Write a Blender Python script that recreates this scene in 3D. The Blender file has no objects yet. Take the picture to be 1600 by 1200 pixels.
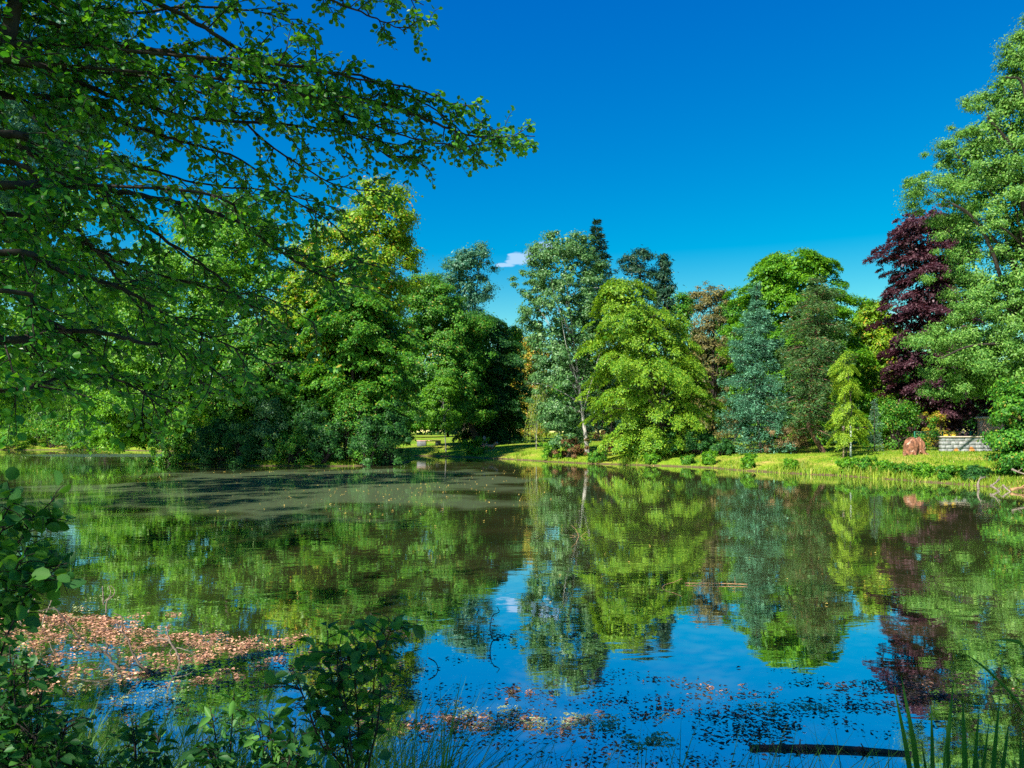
import bpy, math, random
import numpy as np
from mathutils import Vector

sc = bpy.context.scene
COL = sc.collection
R = math.radians
rng = np.random.default_rng(7)

# ------------------------------------------------------------------ camera
H, F, YH = 2.5, 1155.0, 675.0            # eye height above the water, focal length and horizon line of the photo
cd = bpy.data.cameras.new('camera')
cam = bpy.data.objects.new('camera', cd)
COL.objects.link(cam)
cam.location = (0, 0, H)
cam.rotation_euler = (R(90), 0, 0)
cd.sensor_width = 36
cd.lens = F / 1600 * 36
cd.shift_y = (YH - 600) / 1600
cd.clip_start = 0.05
cd.clip_end = 5000
sc.camera = cam

# ------------------------------------------------------------------ light
SUN_EL, SUN_DIR_XY = 46.0, (-0.66, -0.75)
wd = bpy.data.worlds.new('World')
sc.world = wd
wd.use_nodes = True
nt = wd.node_tree
nt.nodes.clear()
out = nt.nodes.new('ShaderNodeOutputWorld')
bg = nt.nodes.new('ShaderNodeBackground')
sky = nt.nodes.new('ShaderNodeTexSky')
sky.sky_type = 'NISHITA'
sky.sun_disc = False
sky.sun_elevation = R(SUN_EL)
sky.sun_rotation = math.atan2(SUN_DIR_XY[0], SUN_DIR_XY[1])
sky.air_density = 1.0
sky.dust_density = 0.0
sky.ozone_density = 3.0
hs = nt.nodes.new('ShaderNodeHueSaturation')
hs.inputs['Saturation'].default_value = 1.6
hs.inputs['Hue'].default_value = 0.494
nt.links.new(sky.outputs[0], hs.inputs['Color'])
# a few small fair-weather clouds low over the trees
tcw = nt.nodes.new('ShaderNodeTexCoord')
spw = nt.nodes.new('ShaderNodeSeparateXYZ')
nt.links.new(tcw.outputs['Generated'], spw.inputs[0])
def wm(op, a_, b_=None):
    q_ = nt.nodes.new('ShaderNodeMath'); q_.operation = op
    for k_, v_ in enumerate((a_, b_)):
        if v_ is None: continue
        if isinstance(v_, (int, float)): q_.inputs[k_].default_value = v_
        else: nt.links.new(v_, q_.inputs[k_])
    return q_.outputs[0]
yw = wm('MAXIMUM', spw.outputs['Y'], .02)
uw, vw = wm('DIVIDE', spw.outputs['X'], yw), wm('DIVIDE', spw.outputs['Z'], yw)
cnz = nt.nodes.new('ShaderNodeTexNoise'); cnz.inputs['Scale'].default_value = 55; cnz.inputs['Detail'].default_value = 4
nt.links.new(tcw.outputs['Generated'], cnz.inputs['Vector'])
cmask = None
for cpx, cpy, crx, cry in ((818, 403, 26, 10), (834, 395, 20, 13), (787, 414, 16, 4), (802, 409, 16, 4), (850, 388, 24, 12), (1385, 491, 26, 7), (800, 398, 8, 2.5)):
    eu = wm('DIVIDE', wm('SUBTRACT', uw, (cpx - 800) / F), crx / F)
    ev = wm('DIVIDE', wm('SUBTRACT', vw, (YH - cpy) / F), cry / F)
    er = wm('SQRT', wm('ADD', wm('MULTIPLY', eu, eu), wm('MULTIPLY', ev, ev)))
    er = wm('ADD', er, wm('MULTIPLY', wm('SUBTRACT', cnz.outputs['Fac'], .5), 1.5))
    mr_ = nt.nodes.new('ShaderNodeMapRange'); mr_.interpolation_type = 'SMOOTHSTEP'
    mr_.inputs['From Min'].default_value = 1.05; mr_.inputs['From Max'].default_value = .55
    nt.links.new(er, mr_.inputs['Value'])
    cmask = mr_.outputs[0] if cmask is None else wm('MAXIMUM', cmask, mr_.outputs[0])
cmx = nt.nodes.new('ShaderNodeMix'); cmx.data_type = 'RGBA'
nt.links.new(wm('MULTIPLY', cmask, .6), cmx.inputs[0])
# deepen the zenith and hold the horizon blue
SKY_K = 0.195
sepc = nt.nodes.new('ShaderNodeSeparateColor'); comc = nt.nodes.new('ShaderNodeCombineColor')
nt.links.new(hs.outputs[0], sepc.inputs[0])
nt.links.new(wm('MAXIMUM', sepc.outputs[0], 0.0), comc.inputs[0])
nt.links.new(wm('MULTIPLY', wm('POWER', wm('MULTIPLY', wm('MAXIMUM', sepc.outputs[1], 0.0), SKY_K), 1.25), 1.0 / SKY_K), comc.inputs[1])
nt.links.new(wm('MULTIPLY', wm('POWER', wm('MULTIPLY', wm('MAXIMUM', sepc.outputs[2], 0.0), SKY_K), .5), .735 / SKY_K), comc.inputs[2])
nt.links.new(comc.outputs[0], cmx.inputs[6])
cmx.inputs[7].default_value = (3.6, 4.6, 6.0, 1)
nt.links.new(cmx.outputs[2], bg.inputs['Color'])
bg.inputs['Strength'].default_value = 0.082
nt.links.new(bg.outputs[0], out.inputs['Surface'])

sl = bpy.data.lights.new('sun', 'SUN')
sl.energy = 5.0
sl.angle = R(0.5)
sl.color = (1.0, 0.93, 0.78)
so = bpy.data.objects.new('sun', sl)
COL.objects.link(so)
ce = math.cos(R(SUN_EL))
n_ = math.hypot(*SUN_DIR_XY)
SUN = Vector((SUN_DIR_XY[0] / n_ * ce, SUN_DIR_XY[1] / n_ * ce, math.sin(R(SUN_EL))))
so.rotation_euler = SUN.to_track_quat('Z', 'Y').to_euler()

sc.view_settings.view_transform = 'Standard'
sc.view_settings.look = 'None'
sc.view_settings.exposure = 1.28
sc.view_settings.gamma = 1
sc.cycles.max_bounces = 6
sc.cycles.diffuse_bounces = 3
sc.cycles.glossy_bounces = 3
sc.cycles.transmission_bounces = 4
sc.cycles.transparent_max_bounces = 4
sc.cycles.use_denoising = False
sc.cycles.sample_clamp_indirect = 4

# ------------------------------------------------------------------ helpers
def X(px, d): return (px - 800.0) / F * d
def Z(py, d): return H + (YH - py) / F * d
def W(px, py, d): return np.array((X(px, d), d, Z(py, d)))
def D(py): return F * H / (py - YH)             # distance of a point of the water surface
def on_water(px, py, z=0.0):
    d = F * (H - z) / (py - YH)
    return np.array((X(px, d), d, z))

def unit(a):
    return a / np.maximum(np.linalg.norm(a, axis=-1, keepdims=True), 1e-9)

class Acc:
    """collects vertices and faces of one mesh"""
    def __init__(s):
        s.v, s.f, s.n = [], [], 0
    def add(s, v, faces):
        s.v.append(np.asarray(v, dtype=np.float32))
        s.f.append(np.asarray(faces, dtype=np.int64) + s.n)
        s.n += len(v)
    def build(s, name, mat, parent=None, smooth=False, world=True):
        me = bpy.data.meshes.new(name)
        v = np.concatenate(s.v)
        if parent is not None and world:
            v = v - np.array(parent.get('_w', (0, 0, 0)), dtype=np.float32)
        me.vertices.add(len(v))
        me.vertices.foreach_set('co', v.astype(np.float32).ravel())
        loops = np.concatenate([f.ravel() for f in s.f])
        tot = np.concatenate([np.full(len(f), f.shape[1]) for f in s.f])
        start = np.concatenate(([0], np.cumsum(tot)[:-1]))
        me.loops.add(len(loops))
        me.loops.foreach_set('vertex_index', loops.astype(np.int32))
        me.polygons.add(len(tot))
        me.polygons.foreach_set('loop_start', start.astype(np.int32))
        if smooth:
            me.polygons.foreach_set('use_smooth', np.ones(len(tot), dtype=bool))
        me.update(calc_edges=True)
        me.validate()
        if mat: me.materials.append(mat)
        o = bpy.data.objects.new(name, me)
        COL.objects.link(o)
        if parent is not None:
            o.parent = parent
            o['_w'] = parent.get('_w', (0, 0, 0))
        return o

def tag(o, label=None, cat=None, group=None, kind=None):
    if label: o['label'] = label
    if cat: o['category'] = cat
    if group: o['group'] = group
    if kind: o['kind'] = kind
    return o

def empty(name, loc, label, cat, group=None):
    o = bpy.data.objects.new(name, None)
    COL.objects.link(o)
    o.empty_display_size = 0.2
    o.location = tuple(float(c) for c in loc)
    o['_w'] = tuple(float(c) for c in loc)
    return tag(o, label, cat, group)

def copy_tree(src, loc, rz=0.0, s=1.0, label=None, sz=None):
    c = src.copy()
    COL.objects.link(c)
    c.location = loc
    c.rotation_euler = (0, 0, rz)
    c.scale = (s, s, sz or s)
    if label: c['label'] = label
    for ch in src.children:
        k = ch.copy()
        COL.objects.link(k)
        k.parent = c
        for g in ch.children:
            q = g.copy()
            COL.objects.link(q)
            q.parent = k
    return c

def tube(acc, pts, rad, ns=7):
    p = np.asarray(pts, dtype=float)
    n = len(p)
    r = np.broadcast_to(np.asarray(rad, dtype=float), (n,))
    t = np.gradient(p, axis=0)
    t = unit(t)
    ref = np.array((0.31, 0.17, 0.93)) if abs(t[:, 2].mean()) < 0.8 else np.array((0.9, 0.3, 0.1))
    a = unit(np.cross(t, ref))
    b = np.cross(t, a)
    th = np.arange(ns) * 2 * math.pi / ns
    ring = p[:, None, :] + r[:, None, None] * (np.cos(th)[None, :, None] * a[:, None, :] + np.sin(th)[None, :, None] * b[:, None, :])
    v = np.concatenate((ring.reshape(-1, 3), p[:1], p[-1:]))
    i = np.arange(n - 1)[:, None] * ns
    j = np.arange(ns)[None, :]
    k = (j + 1) % ns
    q = np.stack((i + j, i + k, i + ns + k, i + ns + j), -1).reshape(-1, 4)
    acc.add(v, q)
    jj = np.arange(ns)
    base = acc.n - len(v)
    cap = np.concatenate((np.stack((np.full(ns, n * ns), (jj + 1) % ns, jj), -1),
                          np.stack((np.full(ns, n * ns + 1), (n - 1) * ns + jj, (n - 1) * ns + (jj + 1) % ns), -1)))
    acc.f.append(cap + base)

def spline(pts, n):
    """Catmull-Rom through the points"""
    p = np.asarray(pts, dtype=float)
    if len(p) == 2:
        s = np.linspace(0, 1, n)[:, None]
        return p[0] * (1 - s) + p[1] * s
    q = np.concatenate((2 * p[:1] - p[1:2], p, 2 * p[-1:] - p[-2:-1]))
    m = len(p) - 1
    u = np.linspace(0, m, n)
    k = np.minimum(u.astype(int), m - 1)
    s = (u - k)[:, None]
    a, b, c, d = q[k], q[k + 1], q[k + 2], q[k + 3]
    return 0.5 * (2 * b + (c - a) * s + (2 * a - 5 * b + 4 * c - d) * s ** 2 + (3 * b - a - 3 * c + d) * s ** 3)

# leaf shapes: (vertices along u, across v, up w) and faces
RHOMB = (np.array(((0, 0, 0), (.45, .5, .08), (1, 0, -.06), (.45, -.5, .08))), ((0, 3, 2, 1),))
ROUND = (np.array(((0, 0, 0), (.18, .36, .10), (.52, .52, .14), (.84, .34, .08), (1, 0, -.05), (.84, -.34, .08), (.52, -.52, .14), (.18, -.36, .10))),
         ((0, 4, 3, 2, 1), (0, 7, 6, 5, 4)))
OVAL = (np.array(((0, 0, 0), (.2, .30, .08), (.5, .5, .12), (.8, .30, .02), (1.05, 0, -.12), (.8, -.30, .02), (.5, -.5, .12), (.2, -.30, .08))),
        ((0, 4, 3, 2, 1), (0, 7, 6, 5, 4)))

def leaves(acc, c, u, n, L, Wd, shape=RHOMB):
    """c centres (base), u along, n normal, L length, Wd width"""
    tv, tf = shape
    c = np.asarray(c); N = len(c)
    if N == 0: return
    u = unit(u)
    v = unit(np.cross(n, u))
    w = np.cross(u, v)
    L = np.broadcast_to(L, (N,))[:, None, None]
    Wd = np.broadcast_to(Wd, (N,))[:, None, None]
    vv = c[:, None, :] + tv[None, :, 0:1] * L * u[:, None, :] + tv[None, :, 1:2] * Wd * v[:, None, :] + tv[None, :, 2:3] * L * w[:, None, :]
    k = len(tv)
    base = acc.n
    acc.v.append(vv.reshape(-1, 3).astype(np.float32))
    acc.n += N * k
    f = np.asarray(tf)
    acc.f.append((np.arange(N)[:, None, None] * k + f[None]).reshape(-1, f.shape[1]) + base)

# ------------------------------------------------------------------ materials
def new_mat(name):
    m = bpy.data.materials.new(name)
    m.use_nodes = True
    t = m.node_tree
    t.nodes.clear()
    o = t.nodes.new('ShaderNodeOutputMaterial')
    return m, t, o

def node(t, kind, **kw):
    n = t.nodes.new(kind)
    for k, v in kw.items():
        if k in n.inputs: n.inputs[k].default_value = v
        else: setattr(n, k, v)
    return n

def ramp(t, stops, interp='LINEAR'):
    r = t.nodes.new('ShaderNodeValToRGB')
    r.color_ramp.interpolation = interp
    e = r.color_ramp.elements
    while len(e) < len(stops): e.new(0.5)
    for i, (p, c) in enumerate(stops):
        e[i].position = p
        e[i].color = (*c, 1)
    return r

def leaf_mat(name, dark, mid, light, accent=None, acc_amt=0.06, trans=0.32, rough=0.45, patch=0.25, spec=0.2, tcol=None):
    """leaves: every leaf its own tone, larger patches of younger growth"""
    m, t, o = new_mat(name)
    g = node(t, 'ShaderNodeNewGeometry')
    stops = [(0.0, dark), (0.45, mid), (0.93 - acc_amt, light)]
    if accent: stops += [(1.0 - acc_amt, light), (1.0 - acc_amt + 0.004, accent)]
    r = ramp(t, stops)
    t.links.new(g.outputs['Random Per Island'], r.inputs[0])
    tc = node(t, 'ShaderNodeTexCoord')
    nz = node(t, 'ShaderNodeTexNoise', Scale=0.45, Detail=2.0)
    t.links.new(tc.outputs['Object'], nz.inputs['Vector'])
    pr = ramp(t, [(0.38, (0, 0, 0)), (0.66, (1, 1, 1))])
    t.links.new(nz.outputs['Fac'], pr.inputs[0])
    mx = node(t, 'ShaderNodeMix', data_type='RGBA', blend_type='MIX')
    ml = node(t, 'ShaderNodeMath', operation='MULTIPLY')
    ml.inputs[1].default_value = patch
    t.links.new(pr.outputs[0], ml.inputs[0])
    t.links.new(ml.outputs[0], mx.inputs[0])
    t.links.new(r.outputs[0], mx.inputs[6])
    mx.inputs[7].default_value = (*light, 1)
    p = node(t, 'ShaderNodeBsdfPrincipled', Roughness=rough)
    p.inputs['Specular IOR Level'].default_value = spec
    t.links.new(mx.outputs[2], p.inputs['Base Color'])
    tr = node(t, 'ShaderNodeBsdfTranslucent')
    tm = node(t, 'ShaderNodeMix', data_type='RGBA', blend_type='MULTIPLY')
    tm.inputs[0].default_value = 1
    tm.inputs[7].default_value = (*(tcol or (1.7, 1.6, 0.5)), 1)
    t.links.new(mx.outputs[2], tm.inputs[6])
    t.links.new(tm.outputs[2], tr.inputs['Color'])
    ms = node(t, 'ShaderNodeMixShader', Fac=trans)
    t.links.new(p.outputs[0], ms.inputs[1])
    t.links.new(tr.outputs[0], ms.inputs[2])
    t.links.new(ms.outputs[0], o.inputs['Surface'])
    return m

def surf_mat(name, c1, c2, scale=6.0, rough=0.85, bump=0.4, stretch=(1, 1, 1), detail=6.0, dist=0.02, spots=None):
    m, t, o = new_mat(name)
    tc = node(t, 'ShaderNodeTexCoord')
    mp = node(t, 'ShaderNodeMapping')
    mp.inputs['Scale'].default_value = stretch
    nz = node(t, 'ShaderNodeTexNoise', Scale=scale, Detail=detail)
    t.links.new(tc.outputs['Object'], mp.inputs['Vector'])
    t.links.new(mp.outputs[0], nz.inputs['Vector'])
    r = ramp(t, [(0.3, c1), (0.7, c2)])
    t.links.new(nz.outputs['Fac'], r.inputs[0])
    p = node(t, 'ShaderNodeBsdfPrincipled', Roughness=rough)
    p.inputs['Specular IOR Level'].default_value = 0.25
    colr = r.outputs[0]
    if spots:
        n2 = node(t, 'ShaderNodeTexNoise', Scale=spots[1], Detail=2.0)
        t.links.new(tc.outputs['Object'], n2.inputs['Vector'])
        r2 = ramp(t, [(spots[2], (0, 0, 0)), (spots[2] + 0.06, (1, 1, 1))])
        t.links.new(n2.outputs['Fac'], r2.inputs[0])
        mx = node(t, 'ShaderNodeMix', data_type='RGBA')
        t.links.new(r2.outputs[0], mx.inputs[0])
        t.links.new(colr, mx.inputs[6])
        mx.inputs[7].default_value = (*spots[0], 1)
        colr = mx.outputs[2]
    t.links.new(colr, p.inputs['Base Color'])
    b = node(t, 'ShaderNodeBump', Strength=bump, Distance=dist)
    t.links.new(nz.outputs['Fac'], b.inputs['Height'])
    t.links.new(b.outputs[0], p.inputs['Normal'])
    t.links.new(p.outputs[0], o.inputs['Surface'])
    return m

M = {}
M['bark'] = surf_mat('bark', (.025, .02, .016), (.09, .07, .055), 9, stretch=(1, 1, .25), bump=.8)
M['bark_dark'] = surf_mat('dark_bark', (.012, .010, .009), (.05, .038, .032), 14, stretch=(1, 1, .3), bump=.8)
M['bark_pale'] = surf_mat('pale_bark', (.10, .10, .09), (.45, .43, .40), 5, stretch=(1, 1, .6), bump=.5)
M['bark_red'] = surf_mat('reddish_bark', (.06, .03, .022), (.20, .11, .085), 9, stretch=(1, 1, .25), bump=.8)
M['dead_wood'] = surf_mat('dead_wood', (.06, .05, .042), (.26, .21, .17), 14, bump=.6)
M['wet_wood'] = surf_mat('wet_wood', (.010, .008, .007), (.04, .03, .025), 10, rough=.5, bump=.7)
M['stick'] = surf_mat('dry_stick', (.18, .10, .05), (.38, .22, .11), 14, bump=.4)
#                         dark               mid                light
M['yellowgreen'] = leaf_mat('yellow_green_leaves', (.035, .13, .008), (.11, .25, .012), (.24, .36, .014), (.50, .27, .04), .06)
M['linden'] = leaf_mat('lime_green_leaves', (.025, .12, .010), (.085, .22, .014), (.22, .34, .024), None)
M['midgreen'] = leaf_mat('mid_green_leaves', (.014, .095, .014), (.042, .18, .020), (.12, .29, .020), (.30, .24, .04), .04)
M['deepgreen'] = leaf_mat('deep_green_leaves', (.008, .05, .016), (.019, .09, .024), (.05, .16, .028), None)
M['freshgreen'] = leaf_mat('fresh_green_leaves', (.018, .11, .010), (.060, .22, .014), (.15, .32, .016), None)
M['silver'] = leaf_mat('silvery_poplar_leaves', (.022, .095, .032), (.055, .155, .050), (.13, .26, .08), (.28, .40, .26), .05, tcol=(1.4, 1.5, .5), spec=.2)
M['bluepoplar'] = leaf_mat('bluish_poplar_leaves', (.015, .09, .06), (.04, .15, .09), (.09, .22, .13), (.25, .4, .32), .05, tcol=(1.2, 1.3, .8))
M['willow'] = leaf_mat('willow_leaves', (.03, .12, .022), (.075, .21, .034), (.17, .32, .055), (.24, .38, .11), .04, tcol=(1.5, 1.5, .6))
M['copper'] = leaf_mat('copper_beech_leaves', (.026, .012, .022), (.055, .022, .036), (.11, .048, .066), (.20, .13, .17), .06, tcol=(1.5, .8, .8), patch=.2)
M['bluespruce'] = leaf_mat('blue_spruce_needles', (.02, .09, .055), (.060, .20, .120), (.15, .36, .225), None, trans=.12, tcol=(1, 1.2, .9))
M['darkspruce'] = leaf_mat('dark_spruce_needles', (.005, .030, .018), (.013, .055, .030), (.035, .095, .048), None, trans=.1)
M['larch'] = leaf_mat('sparse_conifer_needles', (.020, .085, .032), (.055, .14, .05), (.12, .23, .075), (.22, .12, .045), .07, trans=.15)
M['brownfir'] = leaf_mat('brown_tipped_needles', (.035, .055, .02), (.085, .10, .03), (.20, .16, .05), None, trans=.15)
M['drybush'] = leaf_mat('dry_brown_twigs', (.09, .06, .03), (.19, .13, .06), (.33, .23, .11), None, trans=.15)
M['redbush'] = leaf_mat('russet_leaves', (.05, .025, .014), (.13, .06, .03), (.30, .16, .08), (.06, .12, .02), .2)
M['goldbush'] = leaf_mat('golden_leaves', (.09, .14, .012), (.22, .25, .02), (.42, .34, .04), (.5, .22, .06), .12)
M['weep'] = leaf_mat('weeping_yellow_leaves', (.05, .16, .012), (.15, .28, .018), (.29, .40, .03), None)
M['juniper'] = leaf_mat('blue_green_juniper', (.05, .13, .09), (.10, .22, .16), (.2, .33, .25), None, trans=.15)
M['alder'] = leaf_mat('alder_leaves', (.010, .085, .022), (.028, .15, .030), (.085, .26, .028), None, trans=.40, rough=.38, spec=.3, tcol=(2.4, 2.0, .3), patch=.3)
M['sapling'] = leaf_mat('broad_young_leaves', (.012, .08, .022), (.032, .14, .034), (.08, .22, .04), None, trans=.35, rough=.5, spec=.3, tcol=(2.0, 1.8, .4))
M['grass'] = leaf_mat('grass_blades', (.05, .13, .010), (.12, .24, .015), (.24, .31, .03), (.42, .33, .10), .10, trans=.35, patch=.5)
M['shadegrass'] = leaf_mat('shaded_grass_blades', (.025, .11, .020), (.06, .18, .03), (.12, .26, .04), (.3, .3, .1), .05, trans=.3)  # shade of the near shore put into darker, cooler grass colours
M['iris'] = leaf_mat('iris_blades', (.015, .075, .016), (.03, .12, .022), (.06, .17, .03), None, trans=.3, rough=.35)
M['litter'] = leaf_mat('floating_dead_leaves', (.045, .028, .024), (.24, .12, .08), (.64, .36, .25), (.26, .22, .06), .06, trans=.1, patch=.2)
M['litterdark'] = leaf_mat('wet_dark_leaves', (.012, .014, .010), (.04, .032, .022), (.08, .055, .04), (.40, .2, .12), .05, trans=.05, patch=.1)
M['algae'] = leaf_mat('pale_algae_flecks', (.14, .20, .09), (.28, .36, .17), (.45, .50, .28), None, trans=.1)
M['litteryellow'] = leaf_mat('floating_yellow_leaves', (.30, .20, .05), (.50, .34, .08), (.65, .50, .14), None, trans=.1)

# ------------------------------------------------------------------ pond outline and terrain
POND = np.array([(-90, 104), (-71, 103), (-58, 103), (-46.7, 97), (-30, 88), (-10.8, 78), (-6.6, 75.5), (0, 67), (5.1, 59), (9.6, 55.5), (13.4, 51.6),
                 (15.9, 45.8), (18.4, 42.5), (20, 38.5), (21.3, 35.2), (21.7, 31), (24, 26), (26, 20), (25, 12), (20, 6.6), (12, 4.7), (6, 4.3), (2, 4.1),
                 (-2, 4.0), (-5, 4.2), (-8, 5), (-12, 8), (-16, 14), (-21, 24), (-27, 35), (-38, 48), (-60, 60), (-85, 75), (-96, 90)], dtype=float)
ISLE = np.array([(-31.5, 64), (-29, 60.5), (-25, 57.7), (-18.9, 54.6), (-13.9, 53.6), (-10.2, 55), (-8.4, 60), (-8.6, 65), (-11, 70), (-18, 73), (-27, 71), (-31, 67.5)], dtype=float)

def poly_sd(x, y, P):
    """signed distance, positive outside the polygon"""
    x = np.asarray(x, float); y = np.asarray(y, float)
    best = np.full(x.shape, 1e9)
    inside = np.zeros(x.shape, bool)
    for i in range(len(P)):
        a, b = P[i], P[(i + 1) % len(P)]
        ex, ey = b - a
        t = np.clip(((x - a[0]) * ex + (y - a[1]) * ey) / (ex * ex + ey * ey), 0, 1)
        best = np.minimum(best, np.hypot(x - a[0] - t * ex, y - a[1] - t * ey))
        c = (a[1] > y) != (b[1] > y)
        with np.errstate(divide='ignore', invalid='ignore'):
            xi = (b[0] - a[0]) * (y - a[1]) / (b[1] - a[1]) + a[0]
        inside ^= c & (x < xi)
    return np.where(inside, -best, best)

def wob(x, y):
    return 0.35 * np.sin(x * .9 + np.sin(y * .7)) + 0.25 * np.sin(y * 1.3 + 1.7 * np.sin(x * .5)) + .18 * np.sin(x * 2.3 - y * 1.9)

def land_s(x, y):
    """distance inland (negative on the water)"""
    s = np.maximum(poly_sd(x, y, POND), -poly_sd(x, y, ISLE))
    return s + 0.45 * wob(x, y)

def ground(x, y):
    x = np.asarray(x, float); y = np.asarray(y, float)
    s = land_s(x, y)
    isl = poly_sd(x, y, ISLE) < 1.5
    up = np.where(isl, .75 * (1 - np.exp(-np.maximum(s, 0) / 2.0)),
                  1.15 * (1 - np.exp(-np.maximum(s, 0) / 4.2)) + .010 * np.clip(s, 0, 90))
    z = np.where(s > 0, up + 0.06 * wob(x * .6, y * .6) * np.clip(s / 4, 0, 1), np.maximum(s * .35, -1.3))
    return z

def gz(x, y): return float(ground(np.array([x]), np.array([y]))[0])

def axis(lo, hi, step, far):
    core = np.arange(lo, hi + step / 2, step)
    g = step * 1.35 ** np.arange(1, 30)
    up = hi + np.cumsum(g); dn = lo - np.cumsum(g)
    return np.concatenate((dn[dn > -far][::-1], core, up[up < far]))

gx = axis(-120, 60, 0.8, 1600)
gy = axis(-8, 150, 0.8, 1600)
xx, yy = np.meshgrid(gx, gy)
zz = ground(xx, yy)
nx, ny = len(gx), len(gy)
a = Acc()
i, j = np.meshgrid(np.arange(nx - 1), np.arange(ny - 1))
q = np.stack((j * nx + i, j * nx + i + 1, (j + 1) * nx + i + 1, (j + 1) * nx + i), -1).reshape(-1, 4)
a.add(np.stack((xx, yy, zz), -1).reshape(-1, 3), q)

def ground_mat():
    m, t, o = new_mat('park_ground')
    g = node(t, 'ShaderNodeNewGeometry')
    n1 = node(t, 'ShaderNodeTexNoise', Scale=.3, Detail=6.0, Roughness=.65)
    n2 = node(t, 'ShaderNodeTexNoise', Scale=7.0, Detail=6.0)
    for n in (n1, n2): t.links.new(g.outputs['Position'], n.inputs['Vector'])
    r1 = ramp(t, [(.30, (.07, .19, .010)), (.46, (.15, .28, .014)), (.56, (.24, .31, .03)), (.68, (.42, .33, .10))])
    t.links.new(n1.outputs['Fac'], r1.inputs[0])
    r2 = ramp(t, [(.3, (.45, .45, .45)), (.7, (1.15, 1.15, 1.1))])
    t.links.new(n2.outputs['Fac'], r2.inputs[0])
    mm = node(t, 'ShaderNodeMix', data_type='RGBA', blend_type='MULTIPLY')
    mm.inputs[0].default_value = 1
    t.links.new(r1.outputs[0], mm.inputs[6]); t.links.new(r2.outputs[0], mm.inputs[7])
    sp = node(t, 'ShaderNodeSeparateXYZ')
    t.links.new(g.outputs['Position'], sp.inputs[0])
    rz = ramp(t, [(0.0, (1, 1, 1)), (.05, (1, 1, 1)), (.13, (0, 0, 0))])      # bare earth at the waterline
    t.links.new(sp.outputs['Z'], rz.inputs[0])
    mx = node(t, 'ShaderNodeMix', data_type='RGBA')
    t.links.new(rz.outputs[0], mx.inputs[0]); t.links.new(mm.outputs[2], mx.inputs[6])
    mx.inputs[7].default_value = (.10, .07, .04, 1)
    p = node(t, 'ShaderNodeBsdfPrincipled', Roughness=.9)
    p.inputs['Specular IOR Level'].default_value = .1
    t.links.new(mx.outputs[2], p.inputs['Base Color'])
    b = node(t, 'ShaderNodeBump', Strength=.8, Distance=.06)
    t.links.new(n2.outputs['Fac'], b.inputs['Height'])
    t.links.new(b.outputs[0], p.inputs['Normal'])
    t.links.new(p.outputs[0], o.inputs['Surface'])
    return m
tag(a.build('ground', ground_mat(), smooth=True), kind='structure')

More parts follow.
